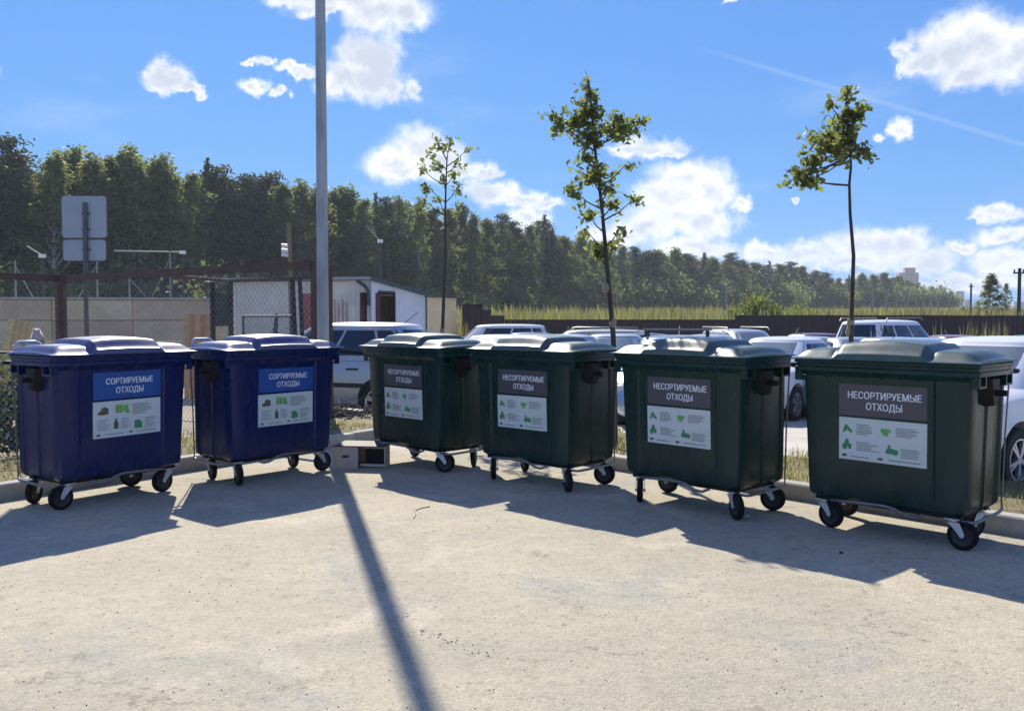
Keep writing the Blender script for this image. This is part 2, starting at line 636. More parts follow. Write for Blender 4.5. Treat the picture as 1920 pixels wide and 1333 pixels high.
strip(mb, Ki, ER + nr * kt, Ko, ER + nr * VW, 0.105)
strip(mb, Ki, EL + nl * kt, Ko, EL + nl * VW, 0.105)
tag(mb.build('grass_verge', M_verge, sharp=80), kind='structure')

# car park surface (concrete), follows the fall of the ground
M_lot = mat('car park concrete', (0.42, 0.39, 0.34), 0.9, var=0.16, vscale=0.8, col2=(0.36, 0.34, 0.30), c2scale=0.5, bump=0.25, bscale=30)
mb = MB()
rows = []
for y in (6.0, 8, 9, 12, 16, 20, 24, 28, 32, 34.6):
    rows.append([(x, y, zt(y) - 0.012) for x in np.linspace(-3.2, 34, 9)])
tag(mb.grid(rows).build('parking_lot', M_lot, sharp=60), kind='structure')
mb = MB()
rows = [[(x, y, zt(y) - 0.02) for x in np.linspace(-30, -3.2, 9)] for y in (6.0, 9, 12, 16, 20, 24, 28, 32, 34.6)]
M_yard = mat('yard dirt', (0.26, 0.22, 0.16), 0.95, var=0.25, vscale=1.2, bump=0.5, bscale=12)
tag(mb.grid(rows).build('yard', M_yard, sharp=60), kind='structure')


def blades(name, pts, hgt, wid, mname, col, island=0.35, lean=0.35, col2=None, c2scale=0.3, transl=0.35):
    n = len(pts)
    P = np.array(pts)
    a = RNG.uniform(0, 2 * np.pi, n)
    h = hgt * RNG.uniform(0.45, 1.3, n)
    w = wid * RNG.uniform(0.6, 1.4, n)
    dx, dy = np.cos(a), np.sin(a)
    lx, ly = RNG.normal(0, lean, n) * h, RNG.normal(0, lean, n) * h
    z = np.zeros(n)
    v0 = P + np.stack([-dx * w / 2, -dy * w / 2, z], 1)
    v1 = P + np.stack([dx * w / 2, dy * w / 2, z], 1)
    v2 = P + np.stack([lx * 0.4 + dx * w * 0.4, ly * 0.4 + dy * w * 0.4, h * 0.6], 1)
    v3 = P + np.stack([lx * 0.4 - dx * w * 0.4, ly * 0.4 - dy * w * 0.4, h * 0.6], 1)
    v4 = P + np.stack([lx, ly, h], 1)
    V = np.stack([v0, v1, v2, v3, v4], 1).reshape(-1, 3)
    i = np.arange(n) * 5
    T = np.concatenate([np.stack([i, i + 1, i + 2], 1), np.stack([i, i + 2, i + 3], 1), np.stack([i + 3, i + 2, i + 4], 1)])
    me = np_mesh(name, V, T)
    m = mat(mname, col, 0.8, island=island, transl=transl, col2=col2, c2scale=c2scale, spec=0.2)
    return link(name, me, m)


pts = []
for i in range(9000):
    t, s = random.random() ** 1.3 * 9, random.uniform(0.17, VW - 0.05)
    if random.random() < 0.62:
        p = K + dr * (t + 0.3) + nr * s
    else:
        p = K + dlft * (t * 0.9 + 0.2) + nl * s
    pts.append((p.x, p.y, 0.095))
tag(blades('verge_grass', pts, 0.085, 0.010, 'dry verge grass', (0.20, 0.19, 0.06), 0.4, col2=(0.27, 0.19, 0.08), c2scale=1.4), 'short dry grass on the verge behind the kerb', 'grass', kind='stuff')

# scattered grit on the pavement
V, Fq = [], []
ico = [(1, 0, 0), (-1, 0, 0), (0, 1, 0), (0, -1, 0), (0, 0, 0.7), (0, 0, -0.7)]
icf = [(0, 2, 4), (2, 1, 4), (1, 3, 4), (3, 0, 4), (2, 0, 5), (1, 2, 5), (3, 1, 5), (0, 3, 5)]


def pebble(x, y, s):
    o = len(V)
    a = random.random() * 6.28
    for q in ico:
        k = random.uniform(0.6, 1.2) * s
        V.append((x + (q[0] * math.cos(a) - q[1] * math.sin(a)) * k, y + (q[0] * math.sin(a) + q[1] * math.cos(a)) * k, s * 0.25 + q[2] * k))
    Fq.extend([tuple(i + o for i in f) for f in icf])


for i in range(1500):
    y = 3.0 + 8.0 * random.random() ** 1.5
    pebble(random.uniform(-0.62, 0.62) * y, y, random.choice([0.0025, 0.003, 0.004, 0.005]))
for (u0, v0, u1, v1, n, sp_) in ((790, 1180, 905, 1224, 46, 0.03), (745, 1150, 800, 1190, 14, 0.02), (250, 1030, 420, 1085, 40, 0.20), (1420, 1240, 1500, 1290, 14, 0.12)):
    for i in range(n):
        t = random.random()
        q = gnd(u0 + (u1 - u0) * t, v0 + (v1 - v0) * t)
        pebble(q.x + random.gauss(0, sp_), q.y + random.gauss(0, sp_), random.choice([0.003, 0.004, 0.006]))
me = bpy.data.meshes.new('grit')
me.from_pydata(V, [], Fq)
o = link('grit', me, mat('grit stone', (0.22, 0.19, 0.145), 0.9, island=0.6))
tag(o, 'scattered dark grit and pebbles on the dusty asphalt', 'gravel', kind='stuff')

# ------------------------------------------------------------------ waste containers
M_green = mat('dark green plastic', (0.0045, 0.029, 0.025), 0.30, var=0.15, vscale=3, bump=0.05, bscale=300, spec=0.32, col2=(0.016, 0.040, 0.035), c2scale=1.6, c2lo=0.48, c2hi=0.80, rvar=0.10, vstretch=(2.2, 2.2, 0.7), dust=(0.050, 0.056, 0.050))
M_blue = mat('dark blue plastic', (0.0020, 0.0105, 0.078), 0.30, var=0.15, vscale=3, bump=0.05, bscale=300, spec=0.32, col2=(0.010, 0.022, 0.080), c2scale=1.6, c2lo=0.48, c2hi=0.80, rvar=0.10, vstretch=(2.2, 2.2, 0.7), dust=(0.050, 0.052, 0.075))
M_lidg = mat('dusty green lid', (0.024, 0.056, 0.047), 0.36, var=0.15, vscale=3, spec=0.9, col2=(0.050, 0.078, 0.068), c2scale=2.5, rvar=0.08)  # dust, plus sky reflection on the lid painted in as lighter green
M_lidb = mat('dusty blue lid', (0.016, 0.024, 0.125), 0.36, var=0.15, vscale=3, spec=0.9, col2=(0.045, 0.052, 0.145), c2scale=2.5, rvar=0.08)  # same for blue: dust and a painted-in sky highlight
M_galv = mat('galvanised steel', (0.22, 0.225, 0.23), 0.42, metal=0.8, var=0.15, vscale=20)
M_forkm = mat('zinc fork', (0.62, 0.63, 0.64), 0.40, metal=0.55, var=0.12, vscale=25)
M_rubber = mat('black rubber', (0.008, 0.008, 0.009), 0.8, var=0.2, vscale=30, spec=0.25)
M_hub = mat('black wheel hub', (0.022, 0.022, 0.024), 0.5)
M_blackp = mat('black plastic', (0.008, 0.009, 0.011), 0.55, spec=0.25)
M_white_hub = mat('white cap', (0.7, 0.7, 0.7), 0.4)


def bin_loop(z, inset=0.0, flare=0.0):
    t = (z - 0.24) / 0.93
    hw = 0.563 + 0.037 * t + flare - inset
    yf = 0.078 - 0.030 * t - flare + inset
    yb = 0.752 - 0.055 * t + flare - inset
    r = 0.05
    L = []
    # front, left to right: proud columns, recessed centre panel
    L += [(-hw + r, yf), (-0.415, yf), (-0.395, yf + 0.012), (-0.1, yf + 0.0125), (0.1, yf + 0.0125), (0.355, yf + 0.012), (0.375, yf), (hw - r, yf)]
    L += [(hw - 0.015, yf + 0.015), (hw, yf + r)]
    D = yb - yf
    L += [(hw, yf + 0.20 * D), (hw - 0.014, yf + 0.225 * D), (hw - 0.014, yf + 0.50 * D), (hw - 0.002, yf + 0.515 * D), (hw - 0.002, yf + 0.55 * D), (hw - 0.014, yf + 0.565 * D), (hw - 0.014, yf + 0.88 * D), (hw, yf + 0.90 * D)]
    L += [(hw, yb - 0.03), (hw - 0.03, yb)]
    L += [(0.2, yb), (-0.2, yb)]
    L += [(-hw + 0.03, yb), (-hw, yb - 0.03)]
    L += [(-hw, yf + 0.90 * D), (-hw + 0.014, yf + 0.88 * D), (-hw + 0.014, yf + 0.565 * D), (-hw + 0.002, yf + 0.55 * D), (-hw + 0.002, yf + 0.515 * D), (-hw + 0.014, yf + 0.50 * D), (-hw + 0.014, yf + 0.225 * D), (-hw, yf + 0.20 * D)]
    L += [(-hw, yf + r), (-hw + 0.015, yf + 0.015)]
    return [(x, y, z) for x, y in L]


def rrect(hw, y0, y1, z, r=0.05, n=5):
    L = []
    for (cx, cy, a0) in ((hw - r, y0 + r, -90), (hw - r, y1 - r, 0), (-hw + r, y1 - r, 90), (-hw + r, y0 + r, 180)):
        for k in range(n):
            a = R(a0 + 90.0 * k / (n - 1))
            L.append((cx + r * math.cos(a), cy + r * math.sin(a), z))
    return L


def sstep(x, a, b):
    t = max(0.0, min(1.0, (x - a) / (b - a)))
    return t * t * (3 - 2 * t)


def lid_z(x, y):
    """moulded lid: raised middle field, two lower shoulders, rounded brim"""
    ax = abs(x)
    ex = 1 - sstep(ax, 0.575, 0.668)
    fy = sstep(y, -0.012, 0.11)
    by = 1 - sstep(y, 0.60, 0.72)
    e = min(1.0, ex * 1.0) * min(fy, 1.0) * (0.35 + 0.65 * by)
    z = 1.262 + 0.052 * e
    crown = 0.014 * (1 - (x / 0.66) ** 2)
    mid = (1 - sstep(ax, 0.285, 0.345))
    front = 0.45 + 0.55 * sstep(y, -0.01, 0.10)
    z += mid * (0.030 + 0.026 * front * (1 - (x / 0.36) ** 2)) * (0.5 + 0.5 * by)
    groove = math.exp(-((ax - 0.345) / 0.018) ** 2)
    z -= 0.010 * groove * fy
    rim = math.exp(-((ax - 0.585) / 0.02) ** 2) * fy * by
    z -= 0.006 * rim
    z += 0.016 * math.sin(max(0, min(1, y / 0.7)) * math.pi)
    return z + crown * e


def font_mesh(txt, size, bold=0.003, align='CENTER'):
    cu = bpy.data.curves.new('txt', 'FONT')
    cu.body = txt
    cu.size = size
    cu.align_x = align
    cu.offset = bold * size
    cu.resolution_u = 3
    ob = bpy.data.objects.new('txt', cu)
    COL.objects.link(ob)
    bpy.context.view_layer.update()
    dg = bpy.context.evaluated_depsgraph_get()
    me = bpy.data.meshes.new_from_object(ob.evaluated_get(dg))
    bpy.data.objects.remove(ob)
    bpy.data.curves.remove(cu)
    return me


def make_caster():
    """swivel pivot at the origin (top plate), wheel trails towards +y"""
    mb = MB()
    mb.box((0, 0, -0.004), (0.11, 0.095, 0.007))
    mb.tube([(0, 0, -0.008), (0, 0, -0.026)], 0.032, 14)
    mb.box((0, 0.006, -0.030), (0.078, 0.078, 0.006))
    for s in (-1, 1):
        x0, x1 = s * 0.033, s * 0.0365
        prof = [(-0.030, -0.030), (0.045, -0.030), (0.076, -0.100), (0.070, -0.124), (0.050, -0.124), (0.036, -0.100)]
        A1 = [(x0, y, z) for y, z in prof]
        A2 = [(x1, y, z) for y, z in prof]
        mb.loft([A1, A2])
    mb.tube([(-0.042, 0.058, -0.112), (0.042, 0.058, -0.112)], 0.010, 8)
    fork = mb.build('caster', M_forkm, sharp=40)
    prof = [(0.070, -0.021), (0.086, -0.023), (0.096, -0.019), (0.100, -0.010), (0.1005, 0.0), (0.100, 0.010), (0.096, 0.019), (0.086, 0.023), (0.070, 0.021)]
    n = 28
    loops = [[(x, 0.058 + r * math.cos(2 * math.pi * k / n), -0.112 + r * math.sin(2 * math.pi * k / n)) for k in range(n)] for r, x in prof]
    mb = MB()
    mb.loft(loops, False, False)
    mb.build('tyre', M_rubber, fork, sharp=50)
    mb = MB()
    hub = [(0.0, -0.020), (0.030, -0.020), (0.034, -0.012), (0.060, -0.012), (0.070, -0.0185), (0.071, 0.0), (0.070, 0.0185), (0.060, 0.012), (0.034, 0.012), (0.030, 0.020), (0.0, 0.020)]
    loops = [[(x, 0.058 + max(r, 0.001) * math.cos(2 * math.pi * k / n), -0.112 + max(r, 0.001) * math.sin(2 * math.pi * k / n)) for k in range(n)] for r, x in hub]
    mb.loft(loops, False, False)
    mb.build('wheel_hub', M_hub, fork, sharp=40)
    return fork


def make_bin(blue):
    m = 1 if not blue else -1         # side that carries the lid-lifting rod
    MP = M_blue if blue else M_green
    root = thing('waste_container', (0, 0, 0), 'x', 'waste container')
    mb = MB()
    levels = [(0.222, 0.07, 0), (0.232, 0.03, 0), (0.255, 0.006, 0), (0.30, 0, 0), (0.45, 0, 0), (0.65, 0, 0), (0.85, 0, 0), (1.0, 0, 0), (1.10, 0, 0), (1.135, 0, 0.004), (1.165, 0, 0.026), (1.176, 0, 0.034)]
    mb.loft([bin_loop(*l) for l in levels], True, False)
    mb.build('body', MP, root, sharp=28)
    # rim band with an upper and a lower ledge
    mb = MB()
    Y0, Y1, HW = 0.012, 0.705, 0.655
    seq = [(-0.045, 1.168), (-0.008, 1.168), (0.0, 1.172), (0.0, 1.200), (-0.010, 1.206), (-0.010, 1.226), (0.003, 1.232), (0.003, 1.250), (-0.004, 1.256), (-0.06, 1.256)]
    mb.loft([rrect(HW + o, Y0 - o, Y1 + o, z, 0.045) for o, z in seq], False, False)
    rim = mb.build('rim', MP, root, sharp=35)
    # short ribs under the rim
    mb = MB()
    for i in range(9):
        x = -0.50 + i * 0.125
        a = [(x - 0.009, 0.03, 1.170), (x - 0.009, 0.066, 1.170), (x - 0.009, 0.066, 1.115)]
        bb = [(x + 0.009, p[1], p[2]) for p in a]
        mb.loft([a, bb])
    mb.build('rim_ribbing', MP, rim)['kind'] = 'stuff'
    # lid
    mb = MB()
    xs = np.concatenate([np.linspace(-0.668, -0.56, 9), np.linspace(-0.54, -0.37, 7), np.linspace(-0.36, -0.27, 10), np.linspace(-0.25, 0.25, 15), np.linspace(0.27, 0.36, 10), np.linspace(0.37, 0.54, 7), np.linspace(0.56, 0.668, 9)])
    yl = np.concatenate([np.linspace(-0.012, 0.12, 10), np.linspace(0.16, 0.56, 8), np.linspace(0.60, 0.72, 7)])
    rows = [[(x, y, lid_z(x, y)) for x in xs] for y in yl]
    top = MB().grid(rows)
    nx, ny = len(xs), len(yl)
    mb.v, mb.f = top.v, top.f
    # skirt round the edge
    ring = [i for i in range(nx)] + [j * nx + nx - 1 for j in range(1, ny)] + [(ny - 1) * nx + i for i in range(nx - 2, -1, -1)] + [j * nx for j in range(ny - 2, 0, -1)]
    o = len(mb.v)
    for i in ring:
        x, y, z = mb.v[i]
        mb.v.append((x * 1.004, y + (0.003 if y > 0.3 else -0.003), min(z - 0.008, 1.258)))
    for i in ring:
        x, y, z = mb.v[i]
        mb.v.append((x * 0.975, y + (-0.014 if y > 0.3 else 0.016), 1.252))
    n = len(ring)
    for k in range(n):
        k2 = (k + 1) % n
        mb.f.append((ring[k], ring[k2], o + k2, o + k))
        mb.f.append((o + k, o + k2, o + n + k2, o + n + k))
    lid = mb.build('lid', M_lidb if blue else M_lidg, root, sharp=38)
    mb = MB()
    for s in (-1, 1):
        for x in (0.50, 0.20):
            mb.box((s * x, 0.735, 1.255), (0.07, 0.05, 0.05))
    mb.tube([(-0.58, 0.742, 1.262), (0.58, 0.742, 1.262)], 0.011, 8)
    mb.build('hinge', MP, root)
    if blue:   # pale grips standing up at the rear corner of the lid
        mb = MB()
        x0, x1 = -0.60, -0.36
        mb.tube([(x0, 0.69, 1.285), (x0 + 0.02, 0.72, 1.335), (x0 + 0.05, 0.735, 1.352), (x1 - 0.05, 0.735, 1.352), (x1 - 0.02, 0.72, 1.335), (x1, 0.69, 1.285)], 0.013, 8)
        mb.build('lid_grip', mat('pale blue grip', (0.45, 0.47, 0.60), 0.4), lid, sharp=50)
    # corner hand grips and rear push handles
    for s in (-1, 1):
        for (yc, w) in ((0.105, 0.11), (0.60, 0.11)):
            x = s * 0.625
            mb = MB()
            sec = [(x - 0.03, 1.168), (x + 0.03, 1.168), (x + 0.03, 1.095), (x - 0.03, 1.095)]
            y0, y1 = yc - w / 2 - 0.007, yc + w / 2 + 0.007
            o_ = [(y0, 1.170), (y0, 1.096), (y1, 1.096), (y1, 1.170), (y1 - 0.014, 1.170), (y1 - 0.014, 1.110), (y0 + 0.014, 1.110), (y0 + 0.014, 1.170)]
            mb.loft([[(x - 0.028, y, z) for y, z in o_], [(x + 0.028, y, z) for y, z in o_]])
            mb.build('hand_grip', MP, root)
        mb = MB()
        mb.tube([(s * 0.60, 0.69, 1.185), (s * 0.64, 0.76, 1.185), (s * 0.64, 0.80, 1.185), (s * 0.60, 0.82, 1.185), (s * 0.44, 0.82, 1.185), (s * 0.40, 0.80, 1.185), (s * 0.40, 0.70, 1.185)], 0.017, 8)
        mb.build('push_handle', M_blackp, root, sharp=50)
        # lifting trunnion on the side wall
        mb = MB()
        pr = [(-0.085, 1.165), (0.085, 1.165), (0.075, 1.06), (0.050, 0.985), (0.015, 0.955), (-0.035, 0.965), (-0.065, 1.03)]
        xa, xb = s * 0.575, s * 0.648
        mb.loft([[(xa, 0.36 + y * 1.15, z) for y, z in pr], [(xb, 0.36 + y * 0.8, 1.06 + (z - 1.06) * 0.85) for y, z in pr]])
        mb.tube([(s * 0.60, 0.37, 1.055), (s * 0.715, 0.37, 1.055)], 0.021, 12)
        mb.build('trunnion', M_blackp, root, sharp=30)
    # undercarriage
    mb = MB()
    for y in (0.165, 0.625):
        mb.box((0, y, 0.216), (1.04, 0.07, 0.022))
    for x in (-0.465, 0.465):
        mb.box((x, 0.395, 0.2155), (0.075, 0.52, 0.020))
    mb.tube([(-0.05, 0.39, 0.20), (0.05, 0.39, 0.20)], 0.03, 10)
    mb.build('undercarriage', M_blackp, root)
    # pedal bar across the front, side lever and lifting rod
    mb = MB()
    path = [(-0.36, 0.06, 0.226), (-0.33, 0.015, 0.236), (-0.15, 0.005, 0.247), (0.06, 0.008, 0.250), (0.12, 0.018, 0.238), (0.19, 0.045, 0.196), (0.23, 0.08, 0.184), (0.27, 0.13, 0.205)]
    mb.tube([(x * m, y, z) for x, y, z in path], 0.0115, 8)
    mb.build('pedal_bar', M_galv, root, sharp=60)
    mb = MB()
    path = [(0.44, 0.17, 0.206), (0.53, 0.16, 0.192), (0.585, 0.18, 0.190), (0.592, 0.24, 0.190), (0.594, 0.50, 0.195), (0.590, 0.66, 0.198), (0.582, 0.725, 0.210)]
    mb.tube([(x * m, y, z) for x, y, z in path], 0.0115, 8)
    mb.build('side_lever', M_galv, root, sharp=60)
    mb = MB()
    mb.tube([(0.582 * m, 0.716, 0.205), (0.596 * m, 0.708, 0.7), (0.620 * m, 0.712, 1.235)], 0.0065, 6)
    mb.build('lifting_rod', M_galv, root, sharp=60)
    return root


def dress_stickers(root, blue, dz=0.0):
    xs = 0.030 if blue else -0.001
    hw = 0.3136
    z1, z0, za, zb = 1.0725 + dz, 0.846 + dz, 0.829 + dz, 0.524 + dz

    def yat(z):
        return 0.078 - 0.030 * (z - 0.24) / 0.93 + 0.0125 - 0.0022

    def panel(name, zt_, zb_, m, parent=root, x0=-hw, x1=hw, lift=0.0):
        mb = MB()
        th = 0.0016
        f = [(xs + x0, yat(zb_) - lift, zb_), (xs + x1, yat(zb_) - lift, zb_), (xs + x1, yat(zt_) - lift, zt_), (xs + x0, yat(zt_) - lift, zt_)]
        bk = [(p[0], p[1] + th, p[2]) for p in f]
        mb.loft([f, bk])
        return mb.build(name, m, parent)

    mh = mat('blue sticker', (0.020, 0.085, 0.30), 0.30, var=0.06, vscale=6) if blue else mat('grey sticker', (0.075, 0.072, 0.082), 0.35, var=0.08, vscale=6)
    mw = mat('white info sticker', (0.62, 0.66, 0.63), 0.45, col2=(0.56, 0.64, 0.57), c2scale=4)
    ph = panel('header_sticker', z1, z0, mh)
    mt = mat('white lettering', (0.80, 0.80, 0.82), 0.5)
    l1 = 'СОРТИРУЕМЫЕ' if blue else 'НЕСОРТИРУЕМЫЕ'
    size = 0.0735
    zm = (z1 + z0) / 2
    for k, (txt, zz) in enumerate(((l1, zm + 0.012), ('ОТХОДЫ', zm - 0.066))):
        key = 'txt_' + txt + ('' if blue else 'g')
        me = bpy.data.meshes.get(key)
        if me is None:
            me = font_mesh(txt, size)
            me.name = key
            co = np.zeros(len(me.vertices) * 3)
            me.vertices.foreach_get('co', co)
            co = co.reshape(-1, 3)
            wid = co[:, 0].max() - co[:, 0].min()
            tgt = 0.522 if txt == 'НЕСОРТИРУЕМЫЕ' else (0.435 if txt == 'СОРТИРУЕМЫЕ' else 0.255)
            kx = tgt / wid
            hgt = 0.052
            ky = hgt / (co[:, 1].max() - min(0, co[:, 1].min()) if txt != 'ОТХОДЫ' else co[:, 1].max())
            co[:, 0] = (co[:, 0] - co[:, 0].min() - wid / 2) * kx
            co[:, 1] *= ky
            me.vertices.foreach_set('co', co.ravel())
            bm = bmesh.new()          # heavier strokes: a second impression set slightly aside
            bm.from_mesh(me)
            g_ = bmesh.ops.duplicate(bm, geom=bm.verts[:] + bm.edges[:] + bm.faces[:])
            bmesh.ops.translate(bm, verts=[e for e in g_['geom'] if isinstance(e, bmesh.types.BMVert)], vec=(0.0028, 0.0004, -0.0003))
            bm.to_mesh(me)
            bm.free()
            me.materials.append(mt)
        o = link('lettering', me, None, ph)
        o.rotation_euler = (math.pi / 2 - math.atan(0.030 / 0.93) * -1, 0, 0)
        o.location = (xs + 0.015, yat(zz) - 0.0032, zz)
    pw = panel('information_sticker', za, zb, mw)

    def bars(name, rects, m):
        mb = MB()
        for (x0, x1, t0, t1) in rects:      # fractions of the sticker: x from left, t from the top
            X0, X1 = xs - hw + 2 * hw * x0, xs - hw + 2 * hw * x1
            Z0, Z1 = za - (za - zb) * t1, za - (za - zb) * t0
            mb.add([(X0, yat(Z0) - 0.0022, Z0), (X1, yat(Z0) - 0.0022, Z0), (X1, yat(Z1) - 0.0022, Z1), (X0, yat(Z1) - 0.0022, Z1)], [(0, 1, 2, 3)])
        o_ = mb.build(name, m, pw)
        o_['kind'] = 'stuff'
        return o_

    def shape(name, pts, m):
        mb = MB()
        q = []
        for (x, t) in pts:
            z = za - (za - zb) * t
            q.append((xs - hw + 2 * hw * x, yat(z) - 0.0026, z))
        mb.add(q, [tuple(range(len(q)))])
        return mb.build(name, m, pw)

    rnd = random.Random(3)
    mg = mat('print grey', (0.26, 0.29, 0.28), 0.6)
    g1 = mat('print green', (0.05, 0.26, 0.10), 0.6, var=0.4, vscale=60)
    g2 = mat('print light green', (0.16, 0.42, 0.10), 0.6, var=0.4, vscale=60)
    g3 = mat('print olive', (0.09, 0.11, 0.05), 0.6, var=0.5, vscale=60)

    def para(x, t, w, n, step=0.045, hh=0.020):
        return [(x, x + w * rnd.uniform(0.55, 1.0), t + i * step, t + i * step + hh) for i in range(n)]

    if blue:
        rects = para(0.57, 0.12, 0.36, 7) + para(0.06, 0.50, 0.18, 6, 0.052) + para(0.40, 0.50, 0.14, 6, 0.052) + para(0.76, 0.54, 0.17, 6, 0.052)
        rects += [(0.17, 0.44, 0.90, 0.925), (0.62, 0.92, 0.895, 0.92)]
        bars('fine_print', rects, mg)
        shape('pictogram', [(0.07, 0.36), (0.07, 0.28), (0.11, 0.26), (0.12, 0.18), (0.17, 0.15), (0.215, 0.20), (0.22, 0.34), (0.17, 0.37)], g3)
        bars('pictogram', [(0.32, 0.37, 0.11, 0.34), (0.375, 0.43, 0.12, 0.34), (0.44, 0.51, 0.14, 0.30), (0.46, 0.53, 0.29, 0.36)], g2)
        shape('pictogram', [(0.295, 0.78), (0.295, 0.62), (0.31, 0.56), (0.318, 0.48), (0.335, 0.48), (0.342, 0.56), (0.36, 0.62), (0.36, 0.78)], g3)
        shape('pictogram', [(0.60, 0.82), (0.60, 0.62), (0.62, 0.58), (0.64, 0.61), (0.66, 0.57), (0.68, 0.61), (0.71, 0.66), (0.715, 0.82)], g1)
        bars('emblem', [(0.045, 0.10, 0.885, 0.94), (0.52, 0.57, 0.875, 0.925)], g3)
    else:
        rects = para(0.21, 0.14, 0.22, 6) + para(0.21, 0.56, 0.27, 5) + para(0.66, 0.15, 0.28, 5) + para(0.72, 0.62, 0.22, 5)
        rects += [(0.14, 0.36, 0.905, 0.93), (0.58, 0.93, 0.90, 0.925)]
        bars('fine_print', rects, mg)
        shape('pictogram', [(0.045, 0.36), (0.06, 0.24), (0.085, 0.15), (0.115, 0.22), (0.155, 0.30), (0.165, 0.34), (0.13, 0.35), (0.10, 0.27), (0.085, 0.35), (0.07, 0.30), (0.06, 0.37)], g1)
        shape('pictogram', [(0.045, 0.74), (0.04, 0.66), (0.07, 0.60), (0.08, 0.52), (0.10, 0.50), (0.12, 0.55), (0.12, 0.61), (0.15, 0.63), (0.15, 0.73), (0.12, 0.75), (0.11, 0.68), (0.08, 0.77), (0.055, 0.76)], g1)
        shape('pictogram', [(0.48, 0.22), (0.52, 0.19), (0.60, 0.20), (0.61, 0.25), (0.57, 0.30), (0.57, 0.36), (0.53, 0.36), (0.50, 0.29)], g2)
        shape('pictogram', [(0.55, 0.76), (0.55, 0.68), (0.575, 0.63), (0.57, 0.56), (0.60, 0.56), (0.60, 0.63), (0.69, 0.67), (0.69, 0.74), (0.67, 0.78), (0.60, 0.76)], g1)
        bars('emblem', [(0.04, 0.095, 0.87, 0.93), (0.46, 0.515, 0.88, 0.935)], g3)


protos = {}
caster0 = make_caster()
#   x, y, yaw (right end nearer), blue, sticker lift, caster swivels FL FR BL BR, label
BINS = [
    (-3.237, 7.659, -55.4, True, 0.033, (88, 92, 120, 60), 'blue sorted waste container at the end of its row, away from the lamp post'),
    (-2.152, 8.701, -49.2, True, 0.004, (163, -88, 165, 170), 'blue sorted waste container in front of the grey lamp post'),
    (-1.180, 9.339, 45.3, False, 0.0, (-112, -47, 80, 40), 'dark green unsorted waste container right beside the small wooden box'),
    (0.042, 8.349, 44.3, False, 0.004, (-138, -124, 60, -60), 'dark green unsorted waste container, second from the small wooden box'),
    (1.290, 7.251, 47.6, False, 0.003, (-143, -120, 95, -70), 'dark green unsorted waste container, third from the small wooden box'),
    (2.546, 6.299, 46.4, False, 0.012, (-98, -86, 80, 150), 'dark green unsorted waste container beside the white car with a spoked wheel'),
]
for (x, y, yaw, blue, dz, sw, lab) in BINS:
    if blue not in protos:
        b0 = make_bin(blue)
        protos[blue] = b0
        bn = b0
    else:
        bn = protos[blue]
        src = [c for c in bn.children if not c.name.startswith(('caster', 'header', 'information'))]
        nb = bn.copy()
        COL.objects.link(nb)
        for c in src:
            copy_tree(c, nb)
        bn = nb
    bn.location = (x, y, 0.0)
    bn.rotation_euler = (0, 0, -R(yaw))
    tag(bn, lab, 'waste container', 'row of wheeled waste containers at the kerb')
    dress_stickers(bn, blue, dz)
    for c in bn.children:
        if c.name.startswith('lid') and not c.name.startswith('lifting'):
            c.rotation_euler = (R(random.uniform(0.0, 0.35)), R(random.uniform(-0.25, 0.25)), 0)
            c.location.z = 0.002
        if c.name.startswith(('header_sticker', 'information_sticker')):
            c.rotation_euler = (0, R(random.uniform(-0.45, 0.45)), 0)
            c.location.x = random.uniform(-0.005, 0.005)
    for k, (cx, cy) in enumerate(((-0.465, 0.165), (0.465, 0.165), (-0.465, 0.625), (0.465, 0.625))):
        c = copy_tree(caster0, bn)
        c.location = (cx, cy, 0.2125)
        c.rotation_euler = (0, 0, R(sw[k]))
        if blue is False and k == 1 or (blue is False and k == 0 and x > 0):
            mb = MB()
            mb.tube([(-0.047, 0.058, -0.112), (-0.036, 0.058, -0.112)], 0.017, 12)
            mb.build('axle_cap', M_white_hub, c, sharp=40)
for ch in list(caster0.children):
    bpy.data.objects.remove(ch)
bpy.data.objects.remove(caster0)

# ------------------------------------------------------------------ lamp post behind the blue bins
pp = gnd(607, 820)
px, py = -2.50, 12.0
lp = thing('lamp_post', (px, py, 0.08), 'tall round grey galvanised lamp post behind the blue containers', 'lamp post')
M_pole = mat('weathered galvanised pole', (0.40, 0.41, 0.41), 0.55, metal=0.35, var=0.22, vscale=1.2, col2=(0.30, 0.31, 0.31), c2scale=2.0, bump=0.1, bscale=20, vstretch=(3, 3, 0.6))
MB().tube([(0, 0, 0), (0, 0, 3.0), (0, 0, 6.0), (0, 0, 9.0)], [0.079, 0.073, 0.064, 0.054], 20).build('pole', M_pole, lp, sharp=60)
mb = MB()
mb.tube([(0, 0, 0.0), (0, 0, 0.03)], 0.19, 16)
mb.build('base_flange', M_pole, lp, sharp=40)
mb = MB()
mb.tube([(0, 0, 8.97), (0, 0, 9.2), (0.0, -0.25, 9.45), (0.0, -1.2, 9.6)], 0.035, 10)
mb.build('arm', M_pole, lp, sharp=60)
mb = MB()
mb.loft([[(a * w, yy, 9.62 + b * h) for a, b in ((-1, -1), (1, -1), (0.8, 1), (-0.8, 1))] for yy, w, h in ((-1.15, 0.06, 0.03), (-1.3, 0.13, 0.05), (-1.7, 0.14, 0.05), (-1.85, 0.06, 0.025))])
mb.build('lamp_head', M_pole, lp, sharp=30)

